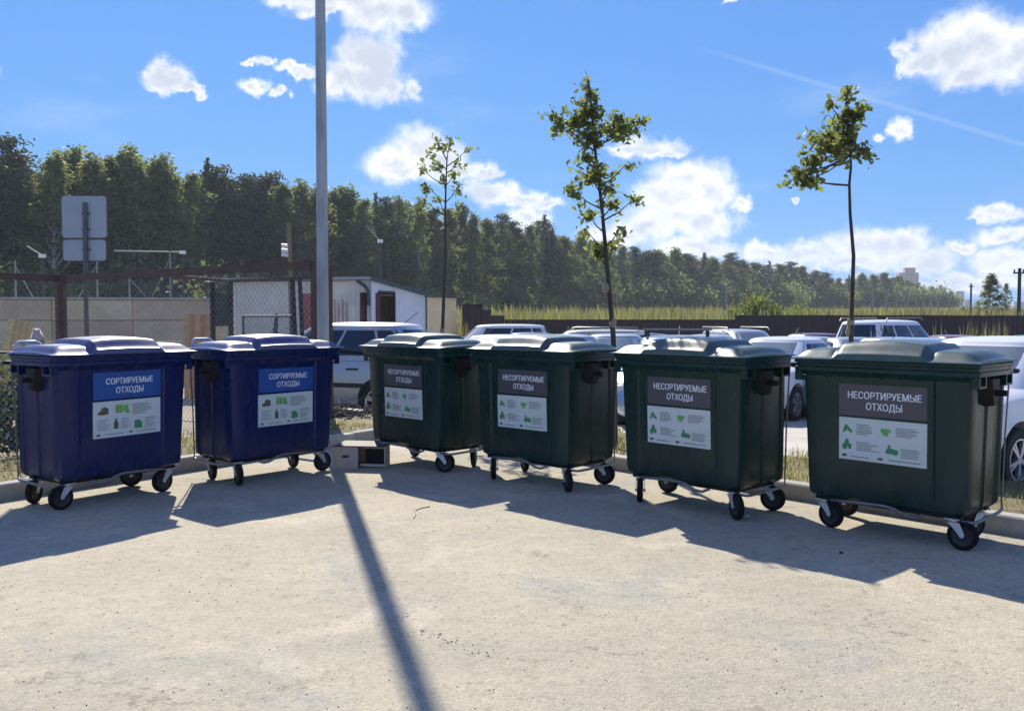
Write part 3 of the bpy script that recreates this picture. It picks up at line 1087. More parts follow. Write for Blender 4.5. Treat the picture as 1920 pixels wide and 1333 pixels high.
# ------------------------------------------------------------------ small wooden box between blue and green bins
M_ply = mat('pale chipboard', (0.50, 0.38, 0.30), 0.8, var=0.12, vscale=12, bump=0.1, bscale=80)
M_plyd = mat('rail wood', (0.52, 0.45, 0.38), 0.8, var=0.15, vscale=10)
bq = gnd(671, 879)
wb = thing('wooden_box', bq, 'small pale open wooden box with slotted end panel on the asphalt', 'box', R(-8))
hx, L_ = 0.36, 0.46
mb = MB()           # end panel with a hand slot, standing at x<0 side facing the camera
t = 0.012
for (a, b_, c, d) in ((-0.30, 0.0, 0.0, 0.125), (-0.30, 0.0, 0.155, 0.25), (-0.30, -0.19, 0.125, 0.155), (-0.11, 0.0, 0.125, 0.155)):
    mb.box(((a + b_) / 2, t / 2, (c + d) / 2), (b_ - a, t, d - c))
mb.build('end_panel', M_ply, wb)
MB().box((-0.15, 0.45, 0.125), (0.30, t, 0.25)).build('back_panel', M_ply, wb)
MB().box((-0.294, 0.232, 0.125), (t, 0.43, 0.245)).build('side_panel', M_ply, wb)
MB().box((-0.15, 0.232, 0.008), (0.27, 0.43, 0.012)).build('floor_panel', M_ply, wb)
MB().box((0.15, 0.10, 0.235), (0.30, 0.014, 0.022)).build('rail', M_plyd, wb)
MB().box((0.15, 0.10, 0.030), (0.30, 0.014, 0.030)).build('rail', M_plyd, wb)
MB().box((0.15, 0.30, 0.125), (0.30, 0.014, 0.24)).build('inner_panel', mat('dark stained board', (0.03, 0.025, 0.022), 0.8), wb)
MB().box((0.294, 0.20, 0.125), (t, 0.19, 0.25)).build('end_board', M_plyd, wb)
MB().box((0.0, 0.235, 0.257), (0.61, 0.46, 0.012)).build('top_panel', mat('dark top board', (0.06, 0.05, 0.045), 0.7, var=0.2), wb)
wb.scale = (0.88, 0.9, 0.9)

# ------------------------------------------------------------------ small litter on the asphalt
P_ = [gnd(u, v) + Vector((0, 0, 0.004)) for u, v in ((775, 972), (780, 966), (778, 958), (790, 953), (806, 950))]
tag(MB().tube(P_, 0.004, 5).build('bent_wire', mat('grey wire bit', (0.15, 0.15, 0.15), 0.6), None, sharp=60), 'short bent grey wire lying on the asphalt before the green containers', 'wire')


def scrap(name, u, v, s, m, label, cat):
    q = gnd(u, v)
    bm = bmesh.new()
    bmesh.ops.create_icosphere(bm, subdivisions=2, radius=1.0)
    for w_ in bm.verts:
        k = random.uniform(0.75, 1.2)
        w_.co = Vector((w_.co.x * s * k, w_.co.y * s * 0.8 * k, max(0.0, w_.co.z + 0.45) * s * 0.55 * k))
    me = bpy.data.meshes.new(name)
    bm.to_mesh(me)
    bm.free()
    o = link(name, me, m)
    o.location = q
    tag(o, label, cat)


scrap('black_lump', 1577, 1037, 0.014, M_blackp, 'small black lump on the shaded asphalt by the last green container', 'litter')
scrap('white_scrap', 1402, 968, 0.013, M_white_hub, 'tiny white paper scrap beside the third green container', 'litter')

# ------------------------------------------------------------------ rusty steel enclosure with chain link, left
M_rust = mat('rusty brown steel', (0.085, 0.052, 0.043), 0.75, var=0.3, vscale=4, col2=(0.115, 0.062, 0.045), c2scale=2.5, bump=0.2, bscale=40)
M_wire = mat('chain link wire', (0.30, 0.30, 0.29), 0.5, metal=0.6)
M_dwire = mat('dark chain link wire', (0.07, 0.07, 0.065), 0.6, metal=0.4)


def chain_link(name, a, b, z0, z1, m, parent, cell=0.075, r=0.0022):
    """woven wire between two foot points: thin three-sided diagonals"""
    a, b = Vector(a), Vector(b)
    d = (b - a)
    L = Vector((d.x, d.y, 0)).length
    u = Vector((d.x / L, d.y / L, 0))
    hgt = z1 - z0
    V, T = [], []
    n = Vector((-u.y, u.x, 0))

    def wire(s0, t0, s1, t1):
        p, q = a + u * s0, a + u * s1
        p = Vector((p.x, p.y, z0 + t0))
        q = Vector((q.x, q.y, z0 + t1))
        w = (q - p).normalized().cross(n)
        o = len(V)
        for pt in (p, q):
            V.extend([tuple(pt + w * r), tuple(pt - w * r * 0.5 + n * r * 0.87), tuple(pt - w * r * 0.5 - n * r * 0.87)])
        for k in range(3):
            k2 = (k + 1) % 3
            T.append((o + k, o + k2, o + 3 + k2, o + 3 + k))

    st = cell * 1.414
    k = -hgt
    while k < L:
        s0, t0, s1, t1 = k, 0.0, k + hgt, hgt
        if s0 < 0:
            t0, s0 = -s0, 0.0
        if s1 > L:
            t1, s1 = t1 - (s1 - L), L
        if s1 > s0 + 0.02:
            wire(s0, t0, s1, t1)
            wire(s0, hgt - t0, s1, hgt - t1)
        k += st
    me = bpy.data.meshes.new(name)
    me.from_pydata(V, [], T)
    o = link(name, me, m, parent)
    o['kind'] = 'stuff'
    return o


def inv(o, p):
    """world point -> local coordinates of an unrotated thing"""
    return Vector(p) - o.location


P1 = at(113, 515, 16.5)
P2 = at(586, 488, 12.5)
zb = P1.z
enc = thing('steel_enclosure', (P1.x, P1.y, zt(P1.y) - 0.02), 'rusty brown steel frame of a chain link enclosure behind the blue containers', 'enclosure')
topz = 2.33
lc = lambda p, z: (p.x - enc.location.x, p.y - enc.location.y, z - enc.location.z)
P0 = Vector((P1.x - 3.2, P1.y - 4.6, 0))
for (a, b) in ((P1, P2), (P0, P1)):
    mb = MB()
    mb.beam(lc(a, topz), lc(b, topz), 0.11, 0.012)
    ax = (Vector((b.x, b.y, 0)) - Vector((a.x, a.y, 0))).normalized()
    nn = Vector((ax.y, -ax.x, 0)) * 0.05
    mb.beam(Vector(lc(a, topz - 0.057)) + nn, Vector(lc(b, topz - 0.057)) + nn, 0.010, 0.105)
    mb.build('top_beam', M_rust, enc)
for (p, w) in ((P1, 0.145), (P2 + Vector((0.05, 0, 0)), 0.11), (at(614, 488, 13.2), 0.10), (P0, 0.14)):
    MB().beam(lc(p, zt(p.y) - 0.02), lc(p, topz - 0.010), w, w, up=(0.6, 0.8, 0)).build('post', M_rust, enc)
# inner bay: posts and rear rail farther back
Q1 = at(398, 527, 17.5)
Q2 = at(432, 527, 17.3)
Q3 = at(592, 521, 16.0)
Q0 = at(281, 514, 19.0)
for (a, b) in ((Q0, Q2), (Q2, Q3)):
    MB().beam(lc(a, a.z), lc(b, b.z), 0.05, 0.06).build('rear_rail', M_rust, enc)
for q in (Q1, Q2):
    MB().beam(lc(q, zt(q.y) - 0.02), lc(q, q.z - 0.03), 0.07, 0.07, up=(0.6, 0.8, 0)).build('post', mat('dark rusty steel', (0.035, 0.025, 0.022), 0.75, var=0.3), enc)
for (u, w_) in ((548, 0.06), (562, 0.05)):
    q = at(u, 521, 15.6)
    q2 = at(u + 10, 640, 15.2)
    MB().beam(lc(q, q.z), lc(q2, zt(15.2) - 0.02), w_, w_, up=(0.6, 0.8, 0)).build('post', mat('dark rusty steel', (0.035, 0.025, 0.022), 0.75, var=0.3), enc)
pc = lambda p: lc(p, 0)
chain_link('chain_link_mesh', pc(P1), pc(P2), 0.05, topz - 0.15 - enc.location.z, M_wire, enc)
chain_link('chain_link_mesh', pc(P0), pc(P1), 0.05, topz - 0.15 - enc.location.z, M_wire, enc)
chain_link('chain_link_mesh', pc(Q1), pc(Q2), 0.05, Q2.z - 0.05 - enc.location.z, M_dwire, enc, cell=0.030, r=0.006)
chain_link('chain_link_mesh', pc(Q2), pc(Q3), 0.05, Q3.z - 0.05 - enc.location.z, M_wire, enc)

# low leaning mesh gate leaf inside
ga, gb = at(456, 593, 18.6), at(546, 592, 17.6)
gt = thing('mesh_gate_leaf', (ga.x, ga.y, zt(ga.y) - 0.02), 'low dark framed mesh gate leaf leaning before the white shed', 'gate')
lg = lambda p, z: (p.x - gt.location.x, p.y - gt.location.y, z - gt.location.z)
zg = ga.z
for (a, za, b, zb_) in ((ga, zg, gb, zg), (ga, 0.05, gb, 0.05), (ga, zt(18), ga, zg), (gb, zt(18), gb, zg)):
    MB().beam(lg(a, za), lg(b, zb_), 0.035, 0.035, up=(0.3, 0.9, 0.1)).build('frame_bar', M_dwire, gt)
chain_link('wire_mesh', lg(ga, 0), lg(gb, 0), 0.1, zg - gt.location.z, M_dwire, gt, cell=0.055, r=0.003)
bag = at(517, 622, 18.2)
mb = MB()
mb.tube([(bag.x, bag.y - 0.25, zt(18) - 0.02), (bag.x + 0.02, bag.y - 0.22, 0.9), (bag.x + 0.05, bag.y - 0.1, 1.65)], [0.09, 0.08, 0.03], 8)
tag(mb.build('wrapped_pole', mat('dark blue grey wrap', (0.05, 0.055, 0.075), 0.8), None, sharp=60), 'short pole in dark wrapping leaning on the mesh gate leaf', 'pole')

# near chain link with dark scrub behind it, left of the first blue container
fa, fb = Vector((-7.6, 8.6, 0)), Vector((-4.72, 10.1, 0))
nf = thing('chain_link_fence', (fa.x, fa.y, 0.09), 'low dark chain link fence with scrub beside the first blue container', 'fence')
ln = lambda p, z: (p.x - fa.x, p.y - fa.y, z)
for t_ in (0.0, 0.5, 1.0):
    q = fa.lerp(fb, t_)
    MB().tube([ln(q, 0), ln(q, 1.12)], 0.025, 8).build('post', M_dwire, nf, sharp=60)
MB().tube([ln(fa, 1.10), ln(fb, 1.10)], 0.014, 6).build('rail', M_dwire, nf, sharp=60)
chain_link('chain_link_mesh', ln(fa, 0), ln(fb, 0), 0.03, 1.09, M_wire, nf, cell=0.05)
Pn = np.array([[random.uniform(-9.0, -4.9), 0, 0] for _ in range(9000)])
Pn[:, 1] = 10.6 + (Pn[:, 0] + 4.9) * 0.45 + RNG.normal(0, 0.3, 9000)
Pn[:, 2] = 0.02 + RNG.beta(1.3, 2.2, 9000) * 1.35 * (0.75 + 0.25 * np.sin(Pn[:, 0] * 3))
V_, F_ = leaves(Pn, 0.06, RNG)
me = np_mesh('scrub', V_, F_)
o = link('scrub', me, mat('dark scrub leaf', (0.045, 0.055, 0.030), 0.7, island=0.5, transl=0.25))
tag(o, 'dark dense scrub growing behind the low chain link fence', 'scrub', kind='stuff')

# ------------------------------------------------------------------ road sign seen from the back
S = at(160, 447, 16.9)
sg = thing('road_sign', (S.x, S.y, zt(S.y) - 0.02), 'road sign seen from behind, two plain grey plates on a post', 'sign')
M_plate = mat('grey plate back', (0.40, 0.43, 0.45), 0.5, metal=0.3, var=0.12, vscale=3, col2=(0.33, 0.36, 0.39), c2scale=1.5)
M_post = mat('grey sign post', (0.10, 0.105, 0.105), 0.6, var=0.2, vscale=5)
k = S.y / F


def plate(name, x0, x1, y0, y1):
    mb = MB()
    cx, w = ((x0 + x1) / 2 - 960) * k - S.x, (x1 - x0) * k / 2
    z1, z0 = at(160, y0, S.y).z - sg.location.z, at(160, y1, S.y).z - sg.location.z
    h = (z1 - z0) / 2
    r = 0.06
    lp = []
    for (sx, sz, a0) in ((1, -1, -90), (1, 1, 0), (-1, 1, 90), (-1, -1, 180)):
        for q in range(5):
            a = R(a0 + 22.5 * q)
            lp.append((cx + sx * (w - r) + r * math.cos(a), (z0 + z1) / 2 + sz * (h - r) + r * math.sin(a)))
    mb.loft([[(x, 0.045, z) for x, z in lp], [(x, 0.049, z) for x, z in lp]])
    p = mb.build(name, M_plate, sg)
    lp2 = [(cx + (x - cx) * 1.006, (z0 + z1) / 2 + (z - (z0 + z1) / 2) * 1.006) for x, z in lp]
    MB().tube([(x, 0.047, z) for x, z in lp2], 0.007, 5, closed=True).build('rim', M_post, p)


plate('sign_plate', 118, 202, 367, 446)
plate('sign_plate', 119, 200, 449, 489)
zt_s = at(160, 380, S.y).z - sg.location.z
MB().tube([(0.0, 0, 0), (-0.01, 0, 1.9), (0.0, 0, zt_s)], [0.045, 0.042, 0.04], 12).build('post', M_post, sg, sharp=60)
for yy in (400, 430, 468):
    z_ = at(160, yy, S.y).z - sg.location.z
    MB().box((0, 0.036, z_), (0.16, 0.02, 0.03)).build('clamp', M_post, sg)

# ------------------------------------------------------------------ beige concrete wall of stacked slabs
M_conc = mat('beige concrete', (0.58, 0.46, 0.29), 0.9, var=0.18, vscale=1.5, col2=(0.64, 0.53, 0.37), c2scale=0.8, bump=0.25, bscale=25, randobj=0.10)
W0, W1 = at(-60, 560, 25.5), at(396, 563, 26.5)
wall = thing('concrete_wall', (W0.x, W0.y, zt(26) - 0.05), 'beige wall of stacked concrete slabs behind the rusty enclosure', 'wall')
ax = Vector((W1.x - W0.x, W1.y - W0.y, 0))
Lw = ax.length
ax.normalize()
ang = math.atan2(ax.y, ax.x)
wz = (W0.z + W1.z) / 2 - wall.location.z
npan = 3
pl = Lw / npan
wall.rotation_euler = (0, 0, ang)
for i in range(-1, npan):
    for j in range(4):
        hh = wz / 4
        mb = MB()
        x0, x1, z0, z1 = i * pl + 0.012, (i + 1) * pl - 0.012, j * hh + 0.008, (j + 1) * hh - 0.008
        e = 0.018
        f0 = [(x0 + e, 0, z0 + e), (x1 - e, 0, z0 + e), (x1 - e, 0, z1 - e), (x0 + e, 0, z1 - e)]
        f1 = [(x0, e, z0), (x1, e, z0), (x1, e, z1), (x0, e, z1)]
        f2 = [(x0, 0.16, z0), (x1, 0.16, z0), (x1, 0.16, z1), (x0, 0.16, z1)]
        mb.loft([f0, f1, f2])
        s_ = mb.build('slab', M_conc, wall)
        s_.location = (0, random.uniform(0, 0.02), 0)
mb = MB().box((Lw / 2 - pl / 2, 0.08, wz + 0.03), (Lw + pl, 0.24, 0.06))
mb.build('coping', mat('pale coping', (0.46, 0.43, 0.37), 0.9, var=0.15), wall)
# white cross brace posts of the fence on top of the wall
M_pipe = mat('pale pipe', (0.26, 0.27, 0.26), 0.5, var=0.15)
for k_, u in enumerate((30, 183, 243, 320)):
    q = at(u, 560, 26.4)
    z0 = W0.z - 0.02
    z1 = at(u, (492, 488, 520, 475)[k_], 26.4).z
    st = thing('fence_stake', (q.x, q.y, z0 + 0.06), ('pale pipe stake on the concrete wall at the rusty corner post', 'braced pale pipe stake on the concrete wall right beside the road sign', 'shortest pale pipe stake on the beige concrete wall', 'tallest pale pipe stake on the concrete wall below the level tube lamp')[k_], 'stake', group='stakes along the concrete wall')
    MB().tube([(0, 0, 0), (0, 0, z1 - z0)], 0.024, 8).build('pipe', M_pipe, st, sharp=60)
    MB().tube([(0, 0.0, (z1 - z0) * 0.85), (-0.55 if k_ % 2 else 0.5, 0.0, 0.0)], 0.013, 6).build('brace', M_pipe, st, sharp=60)
for zz in (536, 549):
    pass

# free-standing wall end beyond the shed
E0, E1 = at(798, 561, 33.0), at(853, 562, 34.0)
we = thing('concrete_panel', (E0.x, E0.y, zt(33) - 0.05), 'single tall beige concrete panel standing beside the white shed', 'panel')
mb = MB()
a = Vector((0, 0, 0))
b = Vector((E1.x - E0.x, E1.y - E0.y, 0))
mb.beam(Vector((a.x, a.y, (E0.z - we.location.z) / 2)), Vector((b.x, b.y, (E0.z - we.location.z) / 2)), 0.15, E0.z - we.location.z)
mb.build('slab', M_conc, we)
MB().beam(Vector((a.x, a.y - 0.0, E0.z - we.location.z + 0.03)), Vector((b.x, b.y, E0.z - we.location.z + 0.03)), 0.2, 0.05).build('coping', M_conc, we)

# ------------------------------------------------------------------ white corrugated shed
M_corr = mat('white corrugated sheet', (0.76, 0.71, 0.60), 0.5, var=0.10, vscale=1.2, metal=0.0, col2=(0.66, 0.61, 0.51), c2scale=0.9)
M_corrb = mat('bluish corrugated sheet', (0.72, 0.73, 0.75), 0.5, var=0.08, vscale=1.2)
M_trim = mat('grey green trim', (0.045, 0.070, 0.080), 0.5)
M_red = mat('faded red paint', (0.33, 0.055, 0.035), 0.6, var=0.2, vscale=4)
M_mar = mat('maroon door', (0.075, 0.022, 0.022), 0.5, var=0.15)
A_s = at(428, 527, 27.0)
B_s = at(694, 524, 26.0)
C_s = at(797, 553, 29.2)
shed = thing('shed', (B_s.x, B_s.y, zt(27) - 0.03), 'white corrugated metal shed with an open dark doorway and maroon door', 'shed')
ls = lambda p, z: Vector((p.x - shed.location.x, p.y - shed.location.y, z))
hB = B_s.z - shed.location.z
hA = A_s.z - shed.location.z
hC = C_s.z - shed.location.z


def corrugated(name, a, b, z0a, z1a, z1b, m, pitch=0.14, depth=0.022, skip=None):
    d = (b - a)
    L = d.length
    u = d / L
    n = Vector((u.y, -u.x, 0))
    if n.y > 0:
        n = -n
    cols = []
    s = 0.0
    prof = [(0, 0), (0.28, 0), (0.38, 1), (0.78, 1), (0.88, 0)]
    while s < L:
        for f, q in prof:
            t = s + f * pitch
            if t <= L:
                cols.append((t, q * depth))
        s += pitch
    cols.append((L, 0))
    rows = [[], []]
    for t, q in cols:
        p = a + u * t + n * q
        zt1 = z1a + (z1b - z1a) * t / L
        zz0 = z0a(t / L) if callable(z0a) else z0a
        rows[0].append((p.x, p.y, zz0))
        rows[1].append((p.x, p.y, zt1))
    return MB().grid(rows).build(name, m, shed, recalc=False)


la, lb, lcc = ls(A_s, 0), ls(B_s, 0), ls(C_s, 0)
corrugated('wall_sheet', la, lb, 0.0, hA - 0.03, hB - 0.03, M_corr)
# door wall: left strip, over the opening, right strip
dv = lcc - lb
f0, f1 = 0.13, 0.40
pD0, pD1 = lb + dv * f0, lb + dv * f1
dh = at(720, 549, 26.8).z - shed.location.z
corrugated('wall_sheet', lb, pD0, 0.0, hB - 0.03, hB + (hC - hB) * f0 - 0.03, M_corrb)
corrugated('wall_sheet', pD0, pD1, dh, hB + (hC - hB) * f0 - 0.03, hB + (hC - hB) * f1 - 0.03, M_corrb)
corrugated('wall_sheet', pD1, lcc, 0.0, hB + (hC - hB) * f1 - 0.03, hC - 0.03, M_corrb)
back = Vector((-dv.y, dv.x, 0)).normalized()
pA2 = la + (lcc - lb)
corrugated('wall_sheet', la, pA2, 0.0, hA - 0.03, hC - 0.03, M_corr)
corrugated('wall_sheet', pA2, lcc, 0.0, hC - 0.03, hC - 0.03, M_corr)
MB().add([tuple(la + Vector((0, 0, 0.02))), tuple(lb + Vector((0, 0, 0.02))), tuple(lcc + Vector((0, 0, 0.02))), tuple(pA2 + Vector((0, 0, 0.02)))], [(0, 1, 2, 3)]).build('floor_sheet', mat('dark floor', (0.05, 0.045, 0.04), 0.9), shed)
# roof slab and edge trims
ov = 0.12
r0 = [la + Vector((-ov, -ov, hA)), lb + Vector((ov * 0.3, -ov, hB)), lcc + Vector((ov, ov * 0.2, hC)), pA2 + Vector((-ov, ov, hC))]
MB().loft([[tuple(p + Vector((0, 0, -0.005))) for p in r0], [tuple(p + Vector((0, 0, 0.06))) for p in r0]]).build('roof', mat('grey roof sheet', (0.22, 0.23, 0.24), 0.6, var=0.2), shed)
MB().beam(r0[1] + Vector((0, -0.02, 0.02)), r0[2] + Vector((0.02, -0.02, 0.02)), 0.03, 0.11).build('verge_trim', M_trim, shed)
MB().beam(r0[0] + Vector((0, -0.02, 0.03)), r0[1] + Vector((0, -0.02, 0.03)), 0.03, 0.09).build('eaves_trim', mat('pale trim', (0.35, 0.36, 0.36), 0.5), shed)
MB().beam(lb + Vector((0.0, -0.04, 0)), lb + Vector((0.0, -0.04, hB - 0.03)), 0.06, 0.06, up=(0, 1, 0)).build('corner_trim', mat('pale trim', (0.35, 0.36, 0.36), 0.5), shed)
MB().beam(lcc + Vector((0.04, -0.04, 0)), lcc + Vector((0.04, -0.04, hC - 0.03)), 0.05, 0.05, up=(0, 1, 0)).build('corner_trim', M_trim, shed)
MB().tube([lb + Vector((-0.35, -0.12, hB - 0.04)), lb + Vector((-0.12, -0.14, hB - 0.20)), lb + Vector((-0.03, -0.14, hB - 0.36)), lb + Vector((-0.03, -0.14, hB - 0.75))], 0.05, 8).build('downpipe', M_trim, shed, sharp=60)
un = dv.normalized()
nn = Vector((un.y, -un.x, 0))
MB().beam(pD0 + nn * 0.02, pD0 + nn * 0.02 + Vector((0, 0, dh)), 0.06, 0.06, up=tuple(un)).build('door_jamb', M_mar, shed)
MB().beam(pD1 + nn * 0.02, pD1 + nn * 0.02 + Vector((0, 0, dh)), 0.06, 0.06, up=tuple(un)).build('door_jamb', M_mar, shed)
MB().beam(pD0 + nn * 0.02 + Vector((0, 0, dh + 0.02)), pD1 + nn * 0.02 + Vector((0, 0, dh + 0.02)), 0.07, 0.06).build('door_lintel', M_mar, shed)
leaf_end = pD0 + Vector((-0.42, -0.55, 0))
dr_ = MB().beam(pD0 + nn * 0.06 + Vector((0, 0, dh / 2)), leaf_end + Vector((0, 0, dh / 2)), 0.045, dh - 0.04)
door = dr_.build('door', M_mar, shed)
MB().tube([leaf_end.lerp(pD0, 0.15) + Vector((-0.05, -0.05, 1.0)), leaf_end.lerp(pD0, 0.15) + Vector((-0.05, -0.05, 1.14))], 0.012, 6).build('handle', M_galv, door)
# red board on the long wall and narrow pale red strips next to it
ux = (lb - la).normalized()
nl2 = Vector((ux.y, -ux.x, 0))
nl2 = nl2 if nl2.y < 0 else -nl2


def on_long(u0, u1, v0):
    fa_, fb_ = (u0 - 428) / (694 - 428), (u1 - 428) / (694 - 428)
    a_, b_ = la.lerp(lb, fa_) + nl2 * 0.035, la.lerp(lb, fb_) + nl2 * 0.035
    zz = at(u0, v0, 26.6).z - shed.location.z
    return a_, b_, zz


a_, b_, zz = on_long(566, 598, 551)
MB().beam(a_ + Vector((0, 0, zz / 2)), b_ + Vector((0, 0, zz / 2)), 0.03, zz).build('red_board', M_red, shed)
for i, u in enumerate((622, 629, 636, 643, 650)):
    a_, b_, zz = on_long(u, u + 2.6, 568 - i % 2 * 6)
    MB().beam(a_ + Vector((0, 0, zz / 2)), b_ + Vector((0, 0, zz / 2)), 0.004, zz).build('red_strip', mat('pale red strip', (0.50, 0.32, 0.27), 0.6, var=0.2), shed)

# ------------------------------------------------------------------ perimeter lamps and utility pole of the yard
def yard_lamp(u, v, u2, v2, Y, lab):
    p = at(u, v, Y)
    t = thing('yard_lamp', (p.x, p.y, zt(Y) - 0.03), lab, 'lamp', group='lamps on posts along the yard')
    h = p.z - t.location.z
    MB().tube([(0, 0, 0), (0, 0, h)], 0.05, 8).build('post', mat('dark lamp post', (0.06, 0.06, 0.06), 0.6), t, sharp=60)
    q = at(u2, v2, Y)
    MB().box((0.0, -0.02, h + 0.05), (0.20, 0.12, 0.12)).build('lamp_box', M_white_hub, t)
    MB().tube([(0, 0, h + 0.06), (q.x - p.x, -0.1, q.z - p.z + h)], 0.022, 8).build('tube_arm', mat('pale lamp tube', (0.32, 0.33, 0.32), 0.5), t, sharp=60)


yard_lamp(713, 455, 687, 423, 34, 'slanted white tube lamp on a post behind the white shed')
yard_lamp(80, 483, 53, 462, 31, 'slanted white tube lamp on a post behind the road sign')
yard_lamp(343, 476, 216, 471, 33, 'long level pale tube lamp on a post behind the concrete wall')
q = at(541, 418, 24.5)
up_ = thing('utility_pole', (q.x + 0.10, q.y, zt(24.5) - 0.03), 'thin wooden pole with white insulators before the white shed', 'pole')
h = q.z - up_.location.z
MB().tube([(0, 0, 0), (-0.10, 0, h)], [0.075, 0.055], 10).build('pole', mat('weathered wood', (0.20, 0.155, 0.10), 0.85, var=0.3, vscale=3, vstretch=(6, 6, 0.5)), up_, sharp=60)
for zi in (462, 471, 479):
    z_ = at(540, zi, 24.5).z - up_.location.z
    MB().tube([(-0.10, -0.05, z_), (-0.28, -0.05, z_ + 0.02)], 0.05, 8).build('insulator', M_white_hub, up_, sharp=60)

# ------------------------------------------------------------------ timber and rubbish in the yard
M_tim = mat('pale timber', (0.50, 0.38, 0.20), 0.8, var=0.2, vscale=6, randobj=0.15, vstretch=(1, 1, 4))
tm = thing('timber_stack', (at(20, 640, 17.6).x, 17.6, zt(17.6) - 0.03), 'pale boards leaning together before the concrete wall', 'boards')
for i, (u0, u1) in enumerate(((-14, 22), (-2, 34), (10, 46), (20, 56))):
    b0 = at(u0, 660, 17.6 + i * 0.05)
    b1 = at(u1, 598 + i * 2, 18.0 + i * 0.05)
    MB().beam((b0.x - tm.location.x, b0.y - 17.6, 0.0), (b1.x - tm.location.x, b1.y - 17.6, b1.z - tm.location.z), 0.13, 0.035, up=(0.3, -1, 0.4)).build('board', M_tim, tm)
pal = thing('board_pallet', (at(370, 640, 20).x, 20.0, zt(20) - 0.03), 'upright orange tinted board pallet leaning beside the dark mesh post', 'pallet')
for i in range(5):
    u = 349 + i * 10
    b0, b1 = at(u, 650, 20.0), at(u, 589, 20.2)
    MB().beam((b0.x - pal.location.x, 0, 0.0), (b1.x - pal.location.x, 0.25, b1.z - pal.location.z), 0.105, 0.025, up=(0, -1, 0.1)).build('board', mat('orange timber', (0.46, 0.27, 0.13), 0.8, var=0.2, randobj=0.12), pal)
for z_ in (0.25, 0.85):
    MB().beam((at(345, 650, 20.0).x - pal.location.x, 0.08 + z_ * 0.2, z_), (at(393, 650, 20).x - pal.location.x, 0.08 + z_ * 0.2, z_), 0.03, 0.08).build('batten', M_tim, pal)


def lumpy(name, loc, size, m, label, cat, seed=1, n=3):
    bm = bmesh.new()
    bmesh.ops.create_icosphere(bm, subdivisions=n, radius=1.0)
    rr = random.Random(seed)
    ph = [rr.uniform(0, 6) for _ in range(6)]
    for v in bm.verts:
        c = v.co
        k = 1 + 0.16 * math.sin(3 * c.x + ph[0]) * math.sin(3.3 * c.y + ph[1]) + 0.10 * math.sin(7 * c.z + ph[2] + 3 * c.x) + 0.07 * math.sin(9 * c.y + ph[3] + 5 * c.z)
        v.co = Vector((c.x * size[0] * k, c.y * size[1] * k, max(-0.45, c.z) * size[2] * k + size[2] * 0.45))
    me = bpy.data.meshes.new(name)
    bm.to_mesh(me)
    bm.free()
    me.shade_smooth()
    o = link(name, me, m)
    o.location = loc
    return tag(o, label, cat)


sk = at(68, 640, 16.8)
lumpy('filled_sack', (sk.x, sk.y, zt(16.8) - 0.03), (0.30, 0.25, 0.95), mat('pale pinkish sack', (0.52, 0.42, 0.36), 0.8, var=0.15, bump=0.3, bscale=15), 'pale full sack standing beside the leaning boards', 'sack', 4)

# ------------------------------------------------------------------ cars
M_glass = mat('car glass', (0.018, 0.022, 0.026), 0.06, spec=0.8)
M_wind = mat('windscreen with painted reflection', (0.17, 0.19, 0.20), 0.08, spec=1.0)  # paler than the other glass: sky reflection and hazy interior painted into the base
M_tyre = mat('car tyre', (0.018, 0.018, 0.019), 0.8)
M_rim = mat('alloy rim', (0.50, 0.50, 0.51), 0.3, metal=0.7)
M_dark = mat('car dark trim', (0.015, 0.015, 0.017), 0.55)
M_lamp = mat('car lamp glass', (0.60, 0.62, 0.64), 0.12, spec=0.8)
M_tail = mat('car tail lamp', (0.22, 0.012, 0.010), 0.2)
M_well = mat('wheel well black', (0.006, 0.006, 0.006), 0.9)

# kind: length, half width, belt z, roof z, cabin floor ends (rear, front) at the belt, roof ends (rear, front), hood z, boot z
KINDS = {
    'hatch': dict(L=4.20, w=0.86, belt=0.98, roof=1.56, cab=(-2.04, 1.38), rf=(-1.48, 0.34), hood=0.92, boot=0.98, wb=2.60, r=0.31),
    'sedan': dict(L=4.50, w=0.87, belt=0.95, roof=1.46, cab=(-1.78, 1.26), rf=(-0.90, 0.28), hood=0.86, boot=0.98, wb=2.65, r=0.31),
    'suv': dict(L=4.60, w=0.92, belt=1.08, roof=1.74, cab=(-2.20, 1.10), rf=(-1.98, 0.34), hood=1.04, boot=1.08, wb=2.70, r=0.35),
    'wagon': dict(L=4.55, w=0.87, belt=0.98, roof=1.52, cab=(-2.20, 1.22), rf=(-1.90, 0.36), hood=0.90, boot=0.98, wb=2.65, r=0.31),
}
CARMESH = {}


